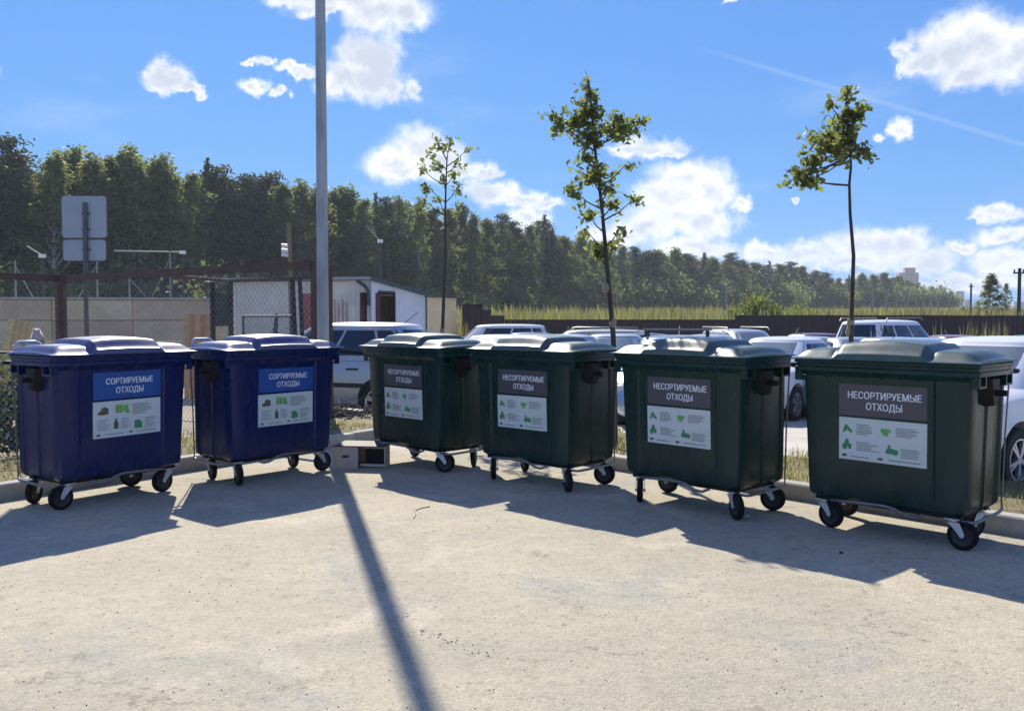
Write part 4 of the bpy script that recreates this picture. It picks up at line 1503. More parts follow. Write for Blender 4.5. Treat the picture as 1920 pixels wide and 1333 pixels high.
def car_meshes(kind):
    if kind in CARMESH:
        return CARMESH[kind]
    p = KINDS[kind]
    L, w, belt, roof = p['L'], p['w'], p['belt'], p['roof']
    xr, xf = -L / 2, L / 2
    res = {}
    # lower body
    st = [(xr, 0.80, 0.42, p['boot'] - 0.32), (xr + 0.05, 0.90, 0.30, p['boot'] - 0.16), (xr + 0.16, 0.96, 0.22, p['boot'] - 0.03), (xr + 0.45, 1.0, 0.20, p['boot'])]
    for t in np.linspace(0.2, 0.72, 7):
        x = xr + L * t
        st.append((x, 1.0, 0.19, belt))
    cf = p['cab'][1]
    st += [(cf + 0.02, 1.0, 0.19, belt - 0.01), (cf + 0.30, 0.99, 0.19, (belt + p['hood']) / 2 + 0.01), (xf - 0.45, 0.97, 0.20, p['hood'] - 0.02), (xf - 0.18, 0.92, 0.22, p['hood'] - 0.10), (xf - 0.05, 0.84, 0.27, p['hood'] - 0.24), (xf, 0.74, 0.36, p['hood'] - 0.38)]
    st = sorted(st)
    loops = []
    for (x, kw, z0, z1) in st:
        W_ = w * kw
        half = [(0.0, z0), (W_ - 0.16, z0), (W_ - 0.05, z0 + 0.07), (W_ - 0.01, z0 + (z1 - z0) * 0.35), (W_, z0 + (z1 - z0) * 0.55), (W_ - 0.012, z0 + (z1 - z0) * 0.78), (W_ - 0.045, z1 - 0.045), (W_ - 0.10, z1 - 0.008), (W_ * 0.55, z1 + 0.025), (0.0, z1 + 0.035)]
        lp = [(x, -y, z) for y, z in half] + [(x, y, z) for y, z in half[-2:0:-1]]
        loops.append(lp)
    mb = MB()
    mb.loft(loops)
    me = mb.mesh('car_body')
    bm = bmesh.new()
    bm.from_mesh(me)
    bmesh.ops.recalc_face_normals(bm, faces=bm.faces)
    bm.to_mesh(me)
    bm.free()
    tmp = bpy.data.objects.new('tmp', me)
    COL.objects.link(tmp)
    cutters = []
    for sx in (-1, 1):
        for sy in (-1, 1):
            cm = MB().tube([(sx * p['wb'] / 2 + 0.04, sy * (w - 0.26), p['r']), (sx * p['wb'] / 2 + 0.04, sy * (w + 0.2), p['r'])], p['r'] + 0.065, 28)
            c = cm.build('cut', None)
            cutters.append(c)
            md = tmp.modifiers.new('b', 'BOOLEAN')
            md.object = c
            md.operation = 'DIFFERENCE'
            md.solver = 'EXACT'
    bpy.context.view_layer.update()
    dg = bpy.context.evaluated_depsgraph_get()
    body = bpy.data.meshes.new_from_object(tmp.evaluated_get(dg))
    for c in cutters:
        bpy.data.objects.remove(c)
    bpy.data.objects.remove(tmp)
    body.shade_smooth()
    body.set_sharp_from_angle(angle=R(32))
    body.name = 'car_body_' + kind
    res['body'] = body
    # greenhouse surface
    n_exp = 3.4

    def dims(t):
        r = p['cab'][0] + (p['rf'][0] - p['cab'][0]) * t ** 1.15
        f = p['cab'][1] + (p['rf'][1] - p['cab'][1]) * t ** 0.92
        bw = (w - 0.06) + ((w - 0.265) - (w - 0.06)) * t ** 1.35
        return (r + f) / 2, (f - r) / 2, bw, belt - 0.03 + (roof - 0.075 - belt + 0.03) * t

    def ypt(xi, t, off=0.0):
        cx, a, b, z = dims(t)
        return (cx + a * xi, (b + off) * (1 - abs(xi) ** n_exp) ** (1 / n_exp), z)

    def xpt(eta, t, front, off=0.0):
        cx, a, b, z = dims(t)
        x = (a + off) * (1 - abs(eta) ** n_exp) ** (1 / n_exp)
        return (cx + (x if front else -x), b * eta, z)

    N = 56
    loops = []

    def outline(t, s=1.0, dz=0.0):
        cx, a, b, z = dims(t)
        lp = []
        for k in range(N):
            ph = 2 * math.pi * k / N
            c, s_ = math.cos(ph), math.sin(ph)
            x = a * s * math.copysign(abs(c) ** (2 / n_exp), c)
            y = b * s * math.copysign(abs(s_) ** (2 / n_exp), s_)
            lp.append((cx + x, y, z + dz))
        return lp

    for t in (0, 0.2, 0.4, 0.6, 0.8, 0.93, 1.0):
        loops.append(outline(t))
    for s, dz in ((0.985, 0.014), (0.95, 0.028), (0.87, 0.045), (0.7, 0.062), (0.4, 0.074), (0.1, 0.078)):
        loops.append(outline(1.0, s, dz))
    mb = MB()
    mb.loft(loops, False, True)
    res['cabin'] = mb.mesh('car_cabin_' + kind, 35)
    # glass patches, a few mm proud
    def patch(fn, u0, u1, t0, t1, nu=10, nt=7, shear=(0, 0)):
        rows = []
        for j in range(nt):
            t = t0 + (t1 - t0) * j / (nt - 1)
            rows.append([fn(u0 + shear[0] * (j / (nt - 1)) + (u1 + shear[1] * (j / (nt - 1)) - u0 - shear[0] * (j / (nt - 1))) * k / (nu - 1), t) for k in range(nu)])
        return MB().grid(rows).mesh('glass', 60)
    off = 0.006
    res['windshield'] = patch(lambda u, t: xpt(u, t, True, off), -0.86, 0.86, 0.10, 0.95)
    res['rear_window'] = patch(lambda u, t: xpt(u, t, False, off), -0.80, 0.80, 0.22 if kind != 'sedan' else 0.12, 0.92)
    for sgn, nm in ((1, 'l'), (-1, 'r')):
        for i, (u0, u1) in enumerate((((-0.86, -0.56), (-0.52, -0.02), (0.03, 0.62)) if kind in ('suv', 'wagon', 'hatch') else ((-0.62, -0.05), (0.0, 0.60)))):
            first, last = i == 0, u1 > 0.5
            res['side_%s%d' % (nm, i)] = patch(lambda u, t: (lambda q: (q[0], q[1] * sgn, q[2]))(ypt(u, t, off)), u0, u1, 0.16, 0.90, shear=(0.06 if first else 0, -0.0 if not last else 0.12))
    CARMESH[kind] = res
    return res


def wheel_meshes(r):
    key = ('w', r)
    if key in CARMESH:
        return CARMESH[key]
    n = 32
    prof = [(r * 0.66, -0.095), (r * 0.80, -0.105), (r * 0.95, -0.098), (r, -0.070), (r, 0.070), (r * 0.95, 0.098), (r * 0.80, 0.105), (r * 0.66, 0.095)]
    mb = MB()
    mb.loft([[(rr * math.cos(2 * math.pi * k / n), y, rr * math.sin(2 * math.pi * k / n)) for k in range(n)] for rr, y in prof], False, False)
    ty = mb.mesh('tyre', 50)
    mb = MB()
    ro = r * 0.67
    lo = [(ro, -0.098), (ro * 0.92, -0.098), (ro * 0.90, -0.03), (ro * 0.9, 0.06)]
    mb.loft([[(rr * math.cos(2 * math.pi * k / n), y, rr * math.sin(2 * math.pi * k / n)) for k in range(n)] for rr, y in lo], False, False)
    for k in range(5):
        for d in (-0.13, 0.13):
            a = 2 * math.pi * k / 5 + d
            a2 = 2 * math.pi * k / 5 + d * 0.6
            p0 = Vector((math.cos(a2) * ro * 0.16, -0.085, math.sin(a2) * ro * 0.16))
            p1 = Vector((math.cos(a) * ro * 0.93, -0.080, math.sin(a) * ro * 0.93))
            mb.beam(p0, p1, 0.028, 0.030, up=(0, -1, 0))
    mb.tube([(0, -0.100, 0), (0, -0.05, 0)], ro * 0.20, 14)
    ri = mb.mesh('rim', 35)
    mb = MB()
    mb.tube([(0, -0.02, 0), (0, 0.0, 0)], ro * 0.92, n)
    dk = mb.mesh('brake_disc')
    CARMESH[key] = (ty, ri, dk)
    return CARMESH[key]


def car(name, kind, loc, heading, paint, label, extras=(), group='cars parked on the lot'):
    """heading: direction of the nose, degrees from +x anticlockwise"""
    p = KINDS[kind]
    ms = car_meshes(kind)
    root = thing(name, loc, label, 'car', R(heading), group)

    def part(nm, me, m, parent=root):
        o = bpy.data.objects.new(nm, me)
        COL.objects.link(o)
        o.parent = parent
        if not me.materials:
            me.materials.append(m)
        o.material_slots[0].link = 'OBJECT'
        o.material_slots[0].material = m
        return o

    body = part('body', ms['body'], paint)
    cab = part('cabin', ms['cabin'], paint)
    for k in ms:
        if k in ('body', 'cabin'):
            continue
        nm = {'windshield': 'windshield', 'rear_window': 'rear_window'}.get(k, 'side_window')
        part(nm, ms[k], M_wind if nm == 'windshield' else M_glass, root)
    ty, ri, dk = wheel_meshes(p['r'])
    for sx in (-1, 1):
        for sy in (-1, 1):
            wl = part('wheel', ty, M_tyre)
            wl.location = (sx * p['wb'] / 2 + 0.04, sy * (p['w'] - 0.11), p['r'])
            wl.rotation_euler = (0, random.uniform(0, 1.2), 0 if sy < 0 else math.pi)
            part('rim', ri, M_rim, wl)
            part('brake_disc', dk, M_well, wl)
    L, w = p['L'], p['w']
    for sy in (-1, 1):
        mb = MB()
        xm = p['cab'][1] - 0.42
        mb.box((xm, sy * (w + 0.02), p['belt'] + 0.05), (0.03, 0.10, 0.03))
        mb.loft([[(xm + dx, sy * (w + y), p['belt'] + 0.08 + z) for y, z in ((0.05, -0.06), (0.20, -0.05), (0.21, 0.05), (0.17, 0.075), (0.06, 0.07))] for dx in (-0.05, 0.02)] + [[(xm + 0.07, sy * (w + y), p['belt'] + 0.08 + z) for y, z in ((0.08, -0.03), (0.17, -0.03), (0.18, 0.03), (0.15, 0.04), (0.09, 0.04))]])
        mb.build('door_mirror', paint if 'dark_mirror' not in extras else M_dark, root, sharp=40)
        for hxx in (0.25, -0.75):
            MB().box((hxx - 0.05, sy * (w - 0.004), p['belt'] - 0.16), (0.20, 0.035, 0.028)).build('door_handle', M_dark if 'dark_handle' in extras else paint, root)
        zl = p['hood'] - 0.20
        MB().loft([[(L / 2 - 0.34, sy * (w * 0.985 - 0.01), zl + 0.05), (L / 2 - 0.34, sy * (w * 0.98 - 0.02), zl - 0.04), (L / 2 - 0.12, sy * w * 0.90, zl - 0.07), (L / 2 - 0.12, sy * w * 0.895, zl + 0.06)],
                   [(L / 2 - 0.34, sy * (w * 0.90), zl + 0.07), (L / 2 - 0.34, sy * w * 0.90, zl - 0.03), (L / 2 - 0.03, sy * w * 0.62, zl - 0.06), (L / 2 - 0.06, sy * w * 0.62, zl + 0.05)]]).build('headlight', M_lamp, root, sharp=30)
        zl = p['belt'] - 0.14
        MB().box((-L / 2 + 0.12, sy * (w * 0.86), zl), (0.14, 0.14, 0.26)).build('tail_light', M_tail, root)
        if 'strip' in extras:
            MB().box((0.0, sy * (w + 0.006), 0.56), (2.0, 0.02, 0.07)).build('rubbing_strip', M_dark, root)
        if 'rails' in extras:
            r0, r1 = p['rf'][0] + 0.25, p['rf'][1] - 0.15
            yy = sy * (w - 0.30)
            MB().tube([(r0, yy, p['roof'] - 0.04), (r0 + 0.08, yy, p['roof'] + 0.045), (r1 - 0.1, yy, p['roof'] + 0.05), (r1, yy, p['roof'] - 0.03)], 0.016, 8).build('roof_rail', M_galv, root, sharp=60)
    if 'bars' in extras:
        for xx in (p['rf'][0] + 0.45, p['rf'][1] - 0.30):
            MB().box((xx, 0, p['roof'] + 0.10), (0.06, 1.18, 0.03)).build('roof_bar', M_galv, root)
            for sy in (-1, 1):
                MB().box((xx, sy * 0.52, p['roof'] + 0.035), (0.05, 0.05, 0.13)).build('bar_foot', M_dark, root)
    MB().box((L / 2 - 0.045, 0, 0.48), (0.03, w * 1.0, 0.16)).build('grille', M_dark, root)
    MB().loft([[(L / 2 - 0.08, y, 0.36) for y in (-0.26, 0.26)] + [(L / 2 - 0.08, y, 0.37) for y in (0.26, -0.26)], [(L / 2 - 0.005, y, 0.36) for y in (-0.26, 0.26)] + [(L / 2 - 0.005, y, 0.37) for y in (0.26, -0.26)]]).build('bumper_lip', M_dark, root)
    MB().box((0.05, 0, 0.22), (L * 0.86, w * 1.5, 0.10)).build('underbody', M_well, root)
    MB().tube([(p['rf'][0] + 0.2, 0, p['roof'] - 0.02), (p['rf'][0] - 0.05, 0, p['roof'] + 0.16)], 0.006, 5).build('aerial', M_dark, root)
    return root


def paintm(name, c, metal=0.0, rough=0.28):
    return mat('paint ' + name, c, rough, metal=metal, coat=0.5, var=0.04, vscale=2)


PW = paintm('white', (0.74, 0.74, 0.73))
PS = paintm('silver', (0.42, 0.43, 0.43), 0.55, 0.32)
PLB = paintm('silver blue', (0.30, 0.40, 0.52), 0.5, 0.30)
PB = paintm('blue', (0.03, 0.07, 0.20), 0.3)
PM = paintm('maroon', (0.10, 0.025, 0.035), 0.2)
PBE = paintm('beige', (0.50, 0.46, 0.38), 0.3)
PG = paintm('green', (0.02, 0.07, 0.045), 0.2)


def park(name, kind, u, Y, heading, paint, label, extras=(), sc=1.0):
    x = (u - 960) / F * Y
    o = car(name, kind, (x, Y, zt(Y) - 0.012), heading, paint, label, extras)
    o.scale = (sc, sc, sc * (0.97 if sc < 1.05 and 'rails' not in extras else 1.0))
    return o


park('parked_car', 'hatch', 634, 16.4, 158, PS, 'silver hatchback parked between the blue containers and the white shed', ('strip', 'dark_handle'), 1.06)
park('parked_car', 'suv', 912, 31.0, 190, PW, 'white high-roofed car at the foot of the beige concrete panel', ())
park('parked_car', 'sedan', 925, 18.2, -128, PW, 'white sedan with big pale windscreen behind the first two green containers', ('dark_mirror',))
park('parked_car', 'sedan', 1012, 29.0, -30, PB, 'dark blue car below the brown metal fence')
park('parked_car', 'wagon', 1085, 25.0, 172, PBE, 'beige estate car with roof rails behind the tall leafy sapling', ('rails',))
park('parked_car', 'sedan', 1150, 20.5, -100, PS, 'silver sedan beside the stem of the tall leafy sapling', ())
park('parked_car', 'sedan', 1268, 15.6, -104, PLB, 'pale blue sedan with white roof bars behind the third green container', ('bars',))
park('parked_car', 'wagon', 1398, 24.0, -80, PS, 'silver estate car with dark roof rails below the step of the brown fence', ('rails',))
park('parked_car', 'sedan', 1462, 16.6, -128, PW, 'white sedan with blue tinted side windows behind the third green container', ('dark_mirror',), 0.98)
park('parked_car', 'sedan', 1545, 25.0, 15, PM, 'dark maroon sedan behind the white sedan', ())
park('parked_car', 'sedan', 1608, 20.0, -95, PS, 'low silver sedan by the stem of the one-sided sapling', (), 0.95)
park('parked_car', 'suv', 1680, 24.5, 40, PW, 'white off-road car with roof rails and dark rear window', ('rails',), 1.02)
park('parked_car', 'sedan', 1760, 14.6, -40, PLB, 'silver blue sedan behind the last green container', ('dark_mirror',), 0.97)
park('parked_car', 'sedan', 1865, 9.67, -142, PW, 'white car with spoked alloy wheel beside the last green container', ('dark_mirror',), 0.98)
park('parked_car', 'sedan', 1990, 17.5, -60, PG, 'dark green car beyond the white car with spoked wheel', ())
PGR = paintm('graphite', (0.06, 0.062, 0.068), 0.4)
PRD = paintm('dark red', (0.18, 0.02, 0.02), 0.2)
park('parked_car', 'hatch', 985, 23.5, -112, PGR, 'graphite hatchback between the white sedan and the dark blue car', (), 0.93)
park('parked_car', 'sedan', 1062, 18.6, -96, PS, 'silver sedan in front of the beige estate car', ())
park('parked_car', 'sedan', 1212, 23.0, -84, PGR, 'graphite sedan behind the pale blue sedan', ())
park('parked_car', 'hatch', 1322, 21.5, -110, PS, 'silver hatchback between the pale blue sedan and the silver estate car', (), 0.92)
park('parked_car', 'sedan', 1530, 20.6, -60, PBE, 'beige sedan between the maroon sedan and the white sedan', (), 0.96)
park('parked_car', 'sedan', 1700, 18.5, -70, PS, 'silver sedan in front of the white off-road car', (), 0.96)
park('parked_car', 'hatch', 1800, 24.0, -100, PRD, 'dark red hatchback below the dry weeds at the brown fence', (), 0.9)

# ------------------------------------------------------------------ brown sheet metal fence beyond the car park
M_fence = mat('dark brown metal sheet', (0.036, 0.022, 0.023), 0.6, var=0.15, vscale=1.0, randobj=0.12)
FY = 35.0


def fence(name, x0, x1, ztop, label, Y=FY):
    f = thing(name, (x0, Y, zt(Y) - 0.06), label, 'fence')
    n = max(1, round((x1 - x0) / 2.0))
    wd = (x1 - x0) / n
    h = ztop - f.location.z
    cols = []
    s = 0.0
    while s < wd - 1e-3:
        for fr, q in ((0.0, 0), (0.35, 0), (0.45, 1), (0.8, 1), (0.9, 0)):
            t = s + fr * 0.20
            if t < wd:
                cols.append((t, -0.02 * q))
        s += 0.20
    cols.append((wd, 0))
    me = MB().grid([[(t, q, 0.03) for t, q in cols], [(t, q, h) for t, q in cols]]).mesh('fence_panel')
    me.materials.append(M_fence)
    pm = MB().box((0, 0.06, h / 2), (0.06, 0.06, h)).mesh('fence_post')
    pm.materials.append(M_fence)
    for i in range(n):
        o = link('panel', me, None, f)
        o.location = (i * wd, 0, random.uniform(-0.02, 0.01))
        o = link('post', pm, None, f)
        o.location = (i * wd, 0, 0)
    MB().box(((x1 - x0) / 2, -0.012, h + 0.005), (x1 - x0, 0.05, 0.03)).build('cap_rail', M_fence, f)
    return f


xs_step = (1380 - 960) / F * FY
fence('metal_fence', (945 - 960) / F * FY, xs_step - 0.01, 1.49, 'long low run of the dark brown sheet metal fence')
fence('metal_fence', xs_step, 27.0, 1.66, 'higher run of the dark brown sheet metal fence')
fence('fence_stub', (868 - 960) / F * 36.5, (905 - 960) / F * 36.5, at(880, 571, 36.5).z, 'tallest dark metal fence stub next to the beige concrete panel', 36.5)
fence('fence_stub', (884 - 960) / F * 35.6, (921 - 960) / F * 35.6, at(900, 581, 35.6).z, 'middle dark metal fence stub beside the beige concrete panel', 35.6)
fence('fence_stub', (906 - 960) / F * 35.2, (946 - 960) / F * 35.2, at(930, 592, 35.2).z, 'lowest dark metal fence stub joining the brown fence', 35.2)

# ------------------------------------------------------------------ saplings on the verge
M_bark = mat('young bark', (0.060, 0.045, 0.035), 0.8, var=0.3, vscale=12)
M_leaf = mat('sapling leaf', (0.150, 0.180, 0.070), 0.55, island=0.45, transl=0.58, col2=(0.165, 0.155, 0.05), c2scale=1.5, spec=0.3)
M_tie = mat('jute tie', (0.34, 0.24, 0.15), 0.9, var=0.2)


def sapling(name, Y, trunk, blobs, r0, label, extra=(), tie=None, dens=1.0, vlow=None):
    base = at(trunk[0][0], trunk[0][1], Y)
    z0 = 0.09
    t = thing(name, (base.x, Y, z0), label, 'tree')
    rng = np.random.default_rng(abs(hash(name + label)) % 1000 if False else len(label) * 7)
    pts = [Vector((0, 0, 0))]
    for (u, v) in trunk:
        p = at(u, v, Y)
        q = Vector((p.x - base.x, 0.0, p.z - z0))
        if q.z > 0.05:
            pts.append(q + Vector((0, rng.normal(0, 0.01), 0)))
    hmax = pts[-1].z
    rs = [r0 * (1 - 0.8 * (p.z / hmax)) + 0.003 for p in pts]
    rs[0] = r0 * 1.25
    MB().tube(pts, rs, 10).build('trunk', M_bark, t, sharp=70)
    mb = MB()
    P = []
    for (u, v, ru, rv, n) in blobs:
        c = at(u, v, Y)
        c = Vector((c.x - base.x, 0, c.z - z0))
        k = Y / F
        n = int(n * dens * 1.5)
        dy = 0.5 * (ru + rv) * k
        yc = rng.normal(0, 0.10)
        # a branch to the clump
        tr = min(pts, key=lambda p: abs(p.z - (c.z - 0.22 - abs(c.x - p.x) * 0.25)))
        i = pts.index(tr)
        zb_ = max(0.4 if vlow is None else at(960, vlow, Y).z - z0, min(hmax, c.z - 0.15 - abs(c.x - tr.x) * 0.3))
        for a, b in zip(pts[:-1], pts[1:]):
            if a.z <= zb_ <= b.z:
                tr = a.lerp(b, (zb_ - a.z) / max(1e-3, b.z - a.z))
        m_ = tr.lerp(c, 0.5) + Vector((0, yc * 0.5, -0.03))
        mb.tube([tr, m_, c + Vector((0, yc, 0))], [0.010, 0.007, 0.003], 5)
        nt = max(3, n // 9)
        tips = []
        for _ in range(nt):
            tip = c + Vector((rng.normal(0, ru * k * 0.55), yc + rng.normal(0, dy * 0.55), rng.normal(0, rv * k * 0.55)))
            mb.tube([c + Vector((0, yc, -0.02)), tip], [0.003, 0.0015], 4)
            tips.append(tip)
        for _ in range(n):
            tip = tips[rng.integers(nt)]
            cc = c + Vector((0, yc, 0))
            f = rng.uniform(0.2, 1.1)
            q = cc.lerp(tip, f) + Vector((rng.normal(0, 0.035), rng.normal(0, 0.045), rng.normal(0, 0.03) - 0.02))
            P.append(q)
    for path in extra:
        pp = [at(u, v, Y) for u, v in path]
        mb.tube([Vector((p.x - base.x, 0, p.z - z0)) for p in pp], [0.011] * (len(pp) - 1) + [0.005], 6)
    br = mb.build('branch_work', M_bark, t, sharp=70)
    br['kind'] = 'stuff'
    V_, F_ = leaves(np.array([tuple(p) for p in P]), 0.044, rng, asp=1.7)
    cr = link('crown', np_mesh('crown', V_, F_), M_leaf, t)
    if tie:
        for (u, v) in tie:
            p = at(u, v, Y)
            MB().tube([(p.x - base.x, 0, p.z - z0 - 0.05), (p.x - base.x, 0, p.z - z0), (p.x - base.x + 0.004, 0, p.z - z0 + 0.05)], [0.03, 0.042, 0.03], 9).build('tie', M_tie, t, sharp=60)
    return t


sapling('young_tree', 10.2, [(1152, 700), (1150, 632), (1144, 565), (1134, 450), (1128, 385), (1117, 290), (1109, 205), (1103, 150)],
        [(1105, 160, 18, 20, 45), (1110, 205, 30, 30, 130), (1085, 225, 45, 20, 130), (1040, 214, 24, 14, 28), (1050, 238, 24, 10, 28), (1155, 242, 45, 25, 170), (1200, 225, 20, 18, 34),
         (1165, 215, 25, 12, 44), (1110, 260, 35, 25, 130), (1100, 295, 22, 18, 65), (1110, 330, 40, 25, 105), (1075, 352, 16, 22, 55), (1140, 350, 18, 10, 22), (1150, 377, 22, 18, 55),
         (1190, 372, 18, 10, 22), (1105, 402, 18, 10, 38), (1160, 430, 14, 22, 16), (1120, 467, 25, 22, 75), (1100, 432, 15, 8, 12), (1150, 462, 10, 14, 22), (1172, 312, 20, 6, 12)],
        0.036, 'tall leafy young tree with the fullest crown, behind the middle green containers', tie=[(1149, 606), (1137, 540)], dens=1.15)
sapling('young_tree', 9.4, [(1594, 720), (1594, 640), (1598, 560), (1600, 480), (1595, 400), (1593, 345), (1597, 312), (1593, 262), (1588, 215)],
        [(1580, 178, 12, 12, 28), (1600, 215, 24, 25, 150), (1594, 250, 28, 34, 175), (1560, 262, 34, 24, 150), (1545, 280, 30, 22, 120), (1525, 300, 22, 22, 95), (1500, 325, 25, 15, 75),
         (1512, 340, 30, 8, 52), (1480, 340, 10, 8, 16), (1555, 195, 10, 8, 14), (1600, 290, 18, 12, 55)],
        0.030, 'young tree with a bare stem and one-sided crown behind the last two green containers', extra=[[(1594, 348), (1565, 346), (1530, 342)], [(1594, 305), (1572, 309), (1556, 312)]], tie=[(1593, 622), (1595, 606)], dens=1.1, vlow=292)
sapling('young_tree', 14.0, [(829, 700), (829, 640), (832, 560), (835, 480), (835, 400), (836, 350), (838, 300)],
        [(818, 258, 10, 12, 20), (842, 258, 8, 8, 14), (830, 280, 25, 20, 60), (805, 290, 18, 14, 26), (790, 315, 14, 10, 24), (820, 310, 20, 14, 46), (858, 300, 14, 14, 24), (878, 282, 8, 6, 12),
         (850, 325, 15, 12, 24), (832, 335, 10, 12, 24), (805, 352, 20, 12, 42), (797, 375, 8, 20, 18), (858, 355, 18, 14, 38), (825, 378, 10, 12, 20), (785, 390, 8, 10, 10), (858, 400, 10, 12, 14)],
        0.034, 'thin sparse young tree behind the first green container', tie=[(829, 622)], dens=0.75)

# ------------------------------------------------------------------ rubble heap with twigs by the silver hatchback
rb = gnd(655, 785, 0.05)
V, Fq = [], []
for i in range(520):
    pebble(rb.x + random.gauss(-0.30, 0.42), rb.y + random.gauss(0, 0.26), random.choice([0.012, 0.016, 0.022, 0.03, 0.045]))
V = [(x, y, z + 0.09 + 0.13 * math.exp(-((x - rb.x + 0.35) / 0.42) ** 2 - ((y - rb.y) / 0.3) ** 2)) for x, y, z in V]
tw = MB()
for i in range(60):
    a0 = Vector((rb.x + random.gauss(-0.3, 0.35), rb.y + random.gauss(0, 0.22), 0.12 + abs(random.gauss(0, 0.06))))
    d0 = Vector((random.uniform(-1, 1), random.uniform(-1, 1), random.uniform(0.0, 0.6))).normalized() * random.uniform(0.15, 0.45)
    tw.tube([a0, a0 + d0 * 0.5 + Vector((0, 0, 0.02)), a0 + d0], [0.008, 0.006, 0.003], 4)
V += [tuple(p) for p in tw.v]
Fq += [tuple(i + len(V) - len(tw.v) for i in f) for f in tw.f]
me = bpy.data.meshes.new('rubble')
me.from_pydata(V, [], Fq)
tag(link('rubble', me, mat('dark rubble', (0.12, 0.11, 0.10), 0.9, island=0.6)), 'heap of dark rubble and twigs on the verge beside the silver hatchback', 'rubble', kind='stuff')

# ------------------------------------------------------------------ the wood and the meadow
M_birch = mat('birch foliage', (0.150, 0.172, 0.066), 0.6, island=0.45, randobj=0.32, transl=0.52, col2=(0.165, 0.165, 0.060), c2scale=0.25, spec=0.25)
M_broad = mat('broadleaf foliage', (0.100, 0.128, 0.058), 0.6, island=0.45, randobj=0.34, transl=0.45, col2=(0.120, 0.145, 0.058), c2scale=0.25, spec=0.25)
M_pine = mat('pine foliage', (0.052, 0.072, 0.056), 0.65, island=0.40, randobj=0.34, transl=0.16, spec=0.25)
M_spruce = mat('spruce foliage', (0.044, 0.064, 0.052), 0.65, island=0.40, randobj=0.34, transl=0.14, spec=0.25)
M_tb = mat('birch trunk', (0.55, 0.53, 0.48), 0.8, var=0.4, vscale=3)
M_tp = mat('pine trunk', (0.22, 0.13, 0.085), 0.85, var=0.3, vscale=2)
FOREST = []


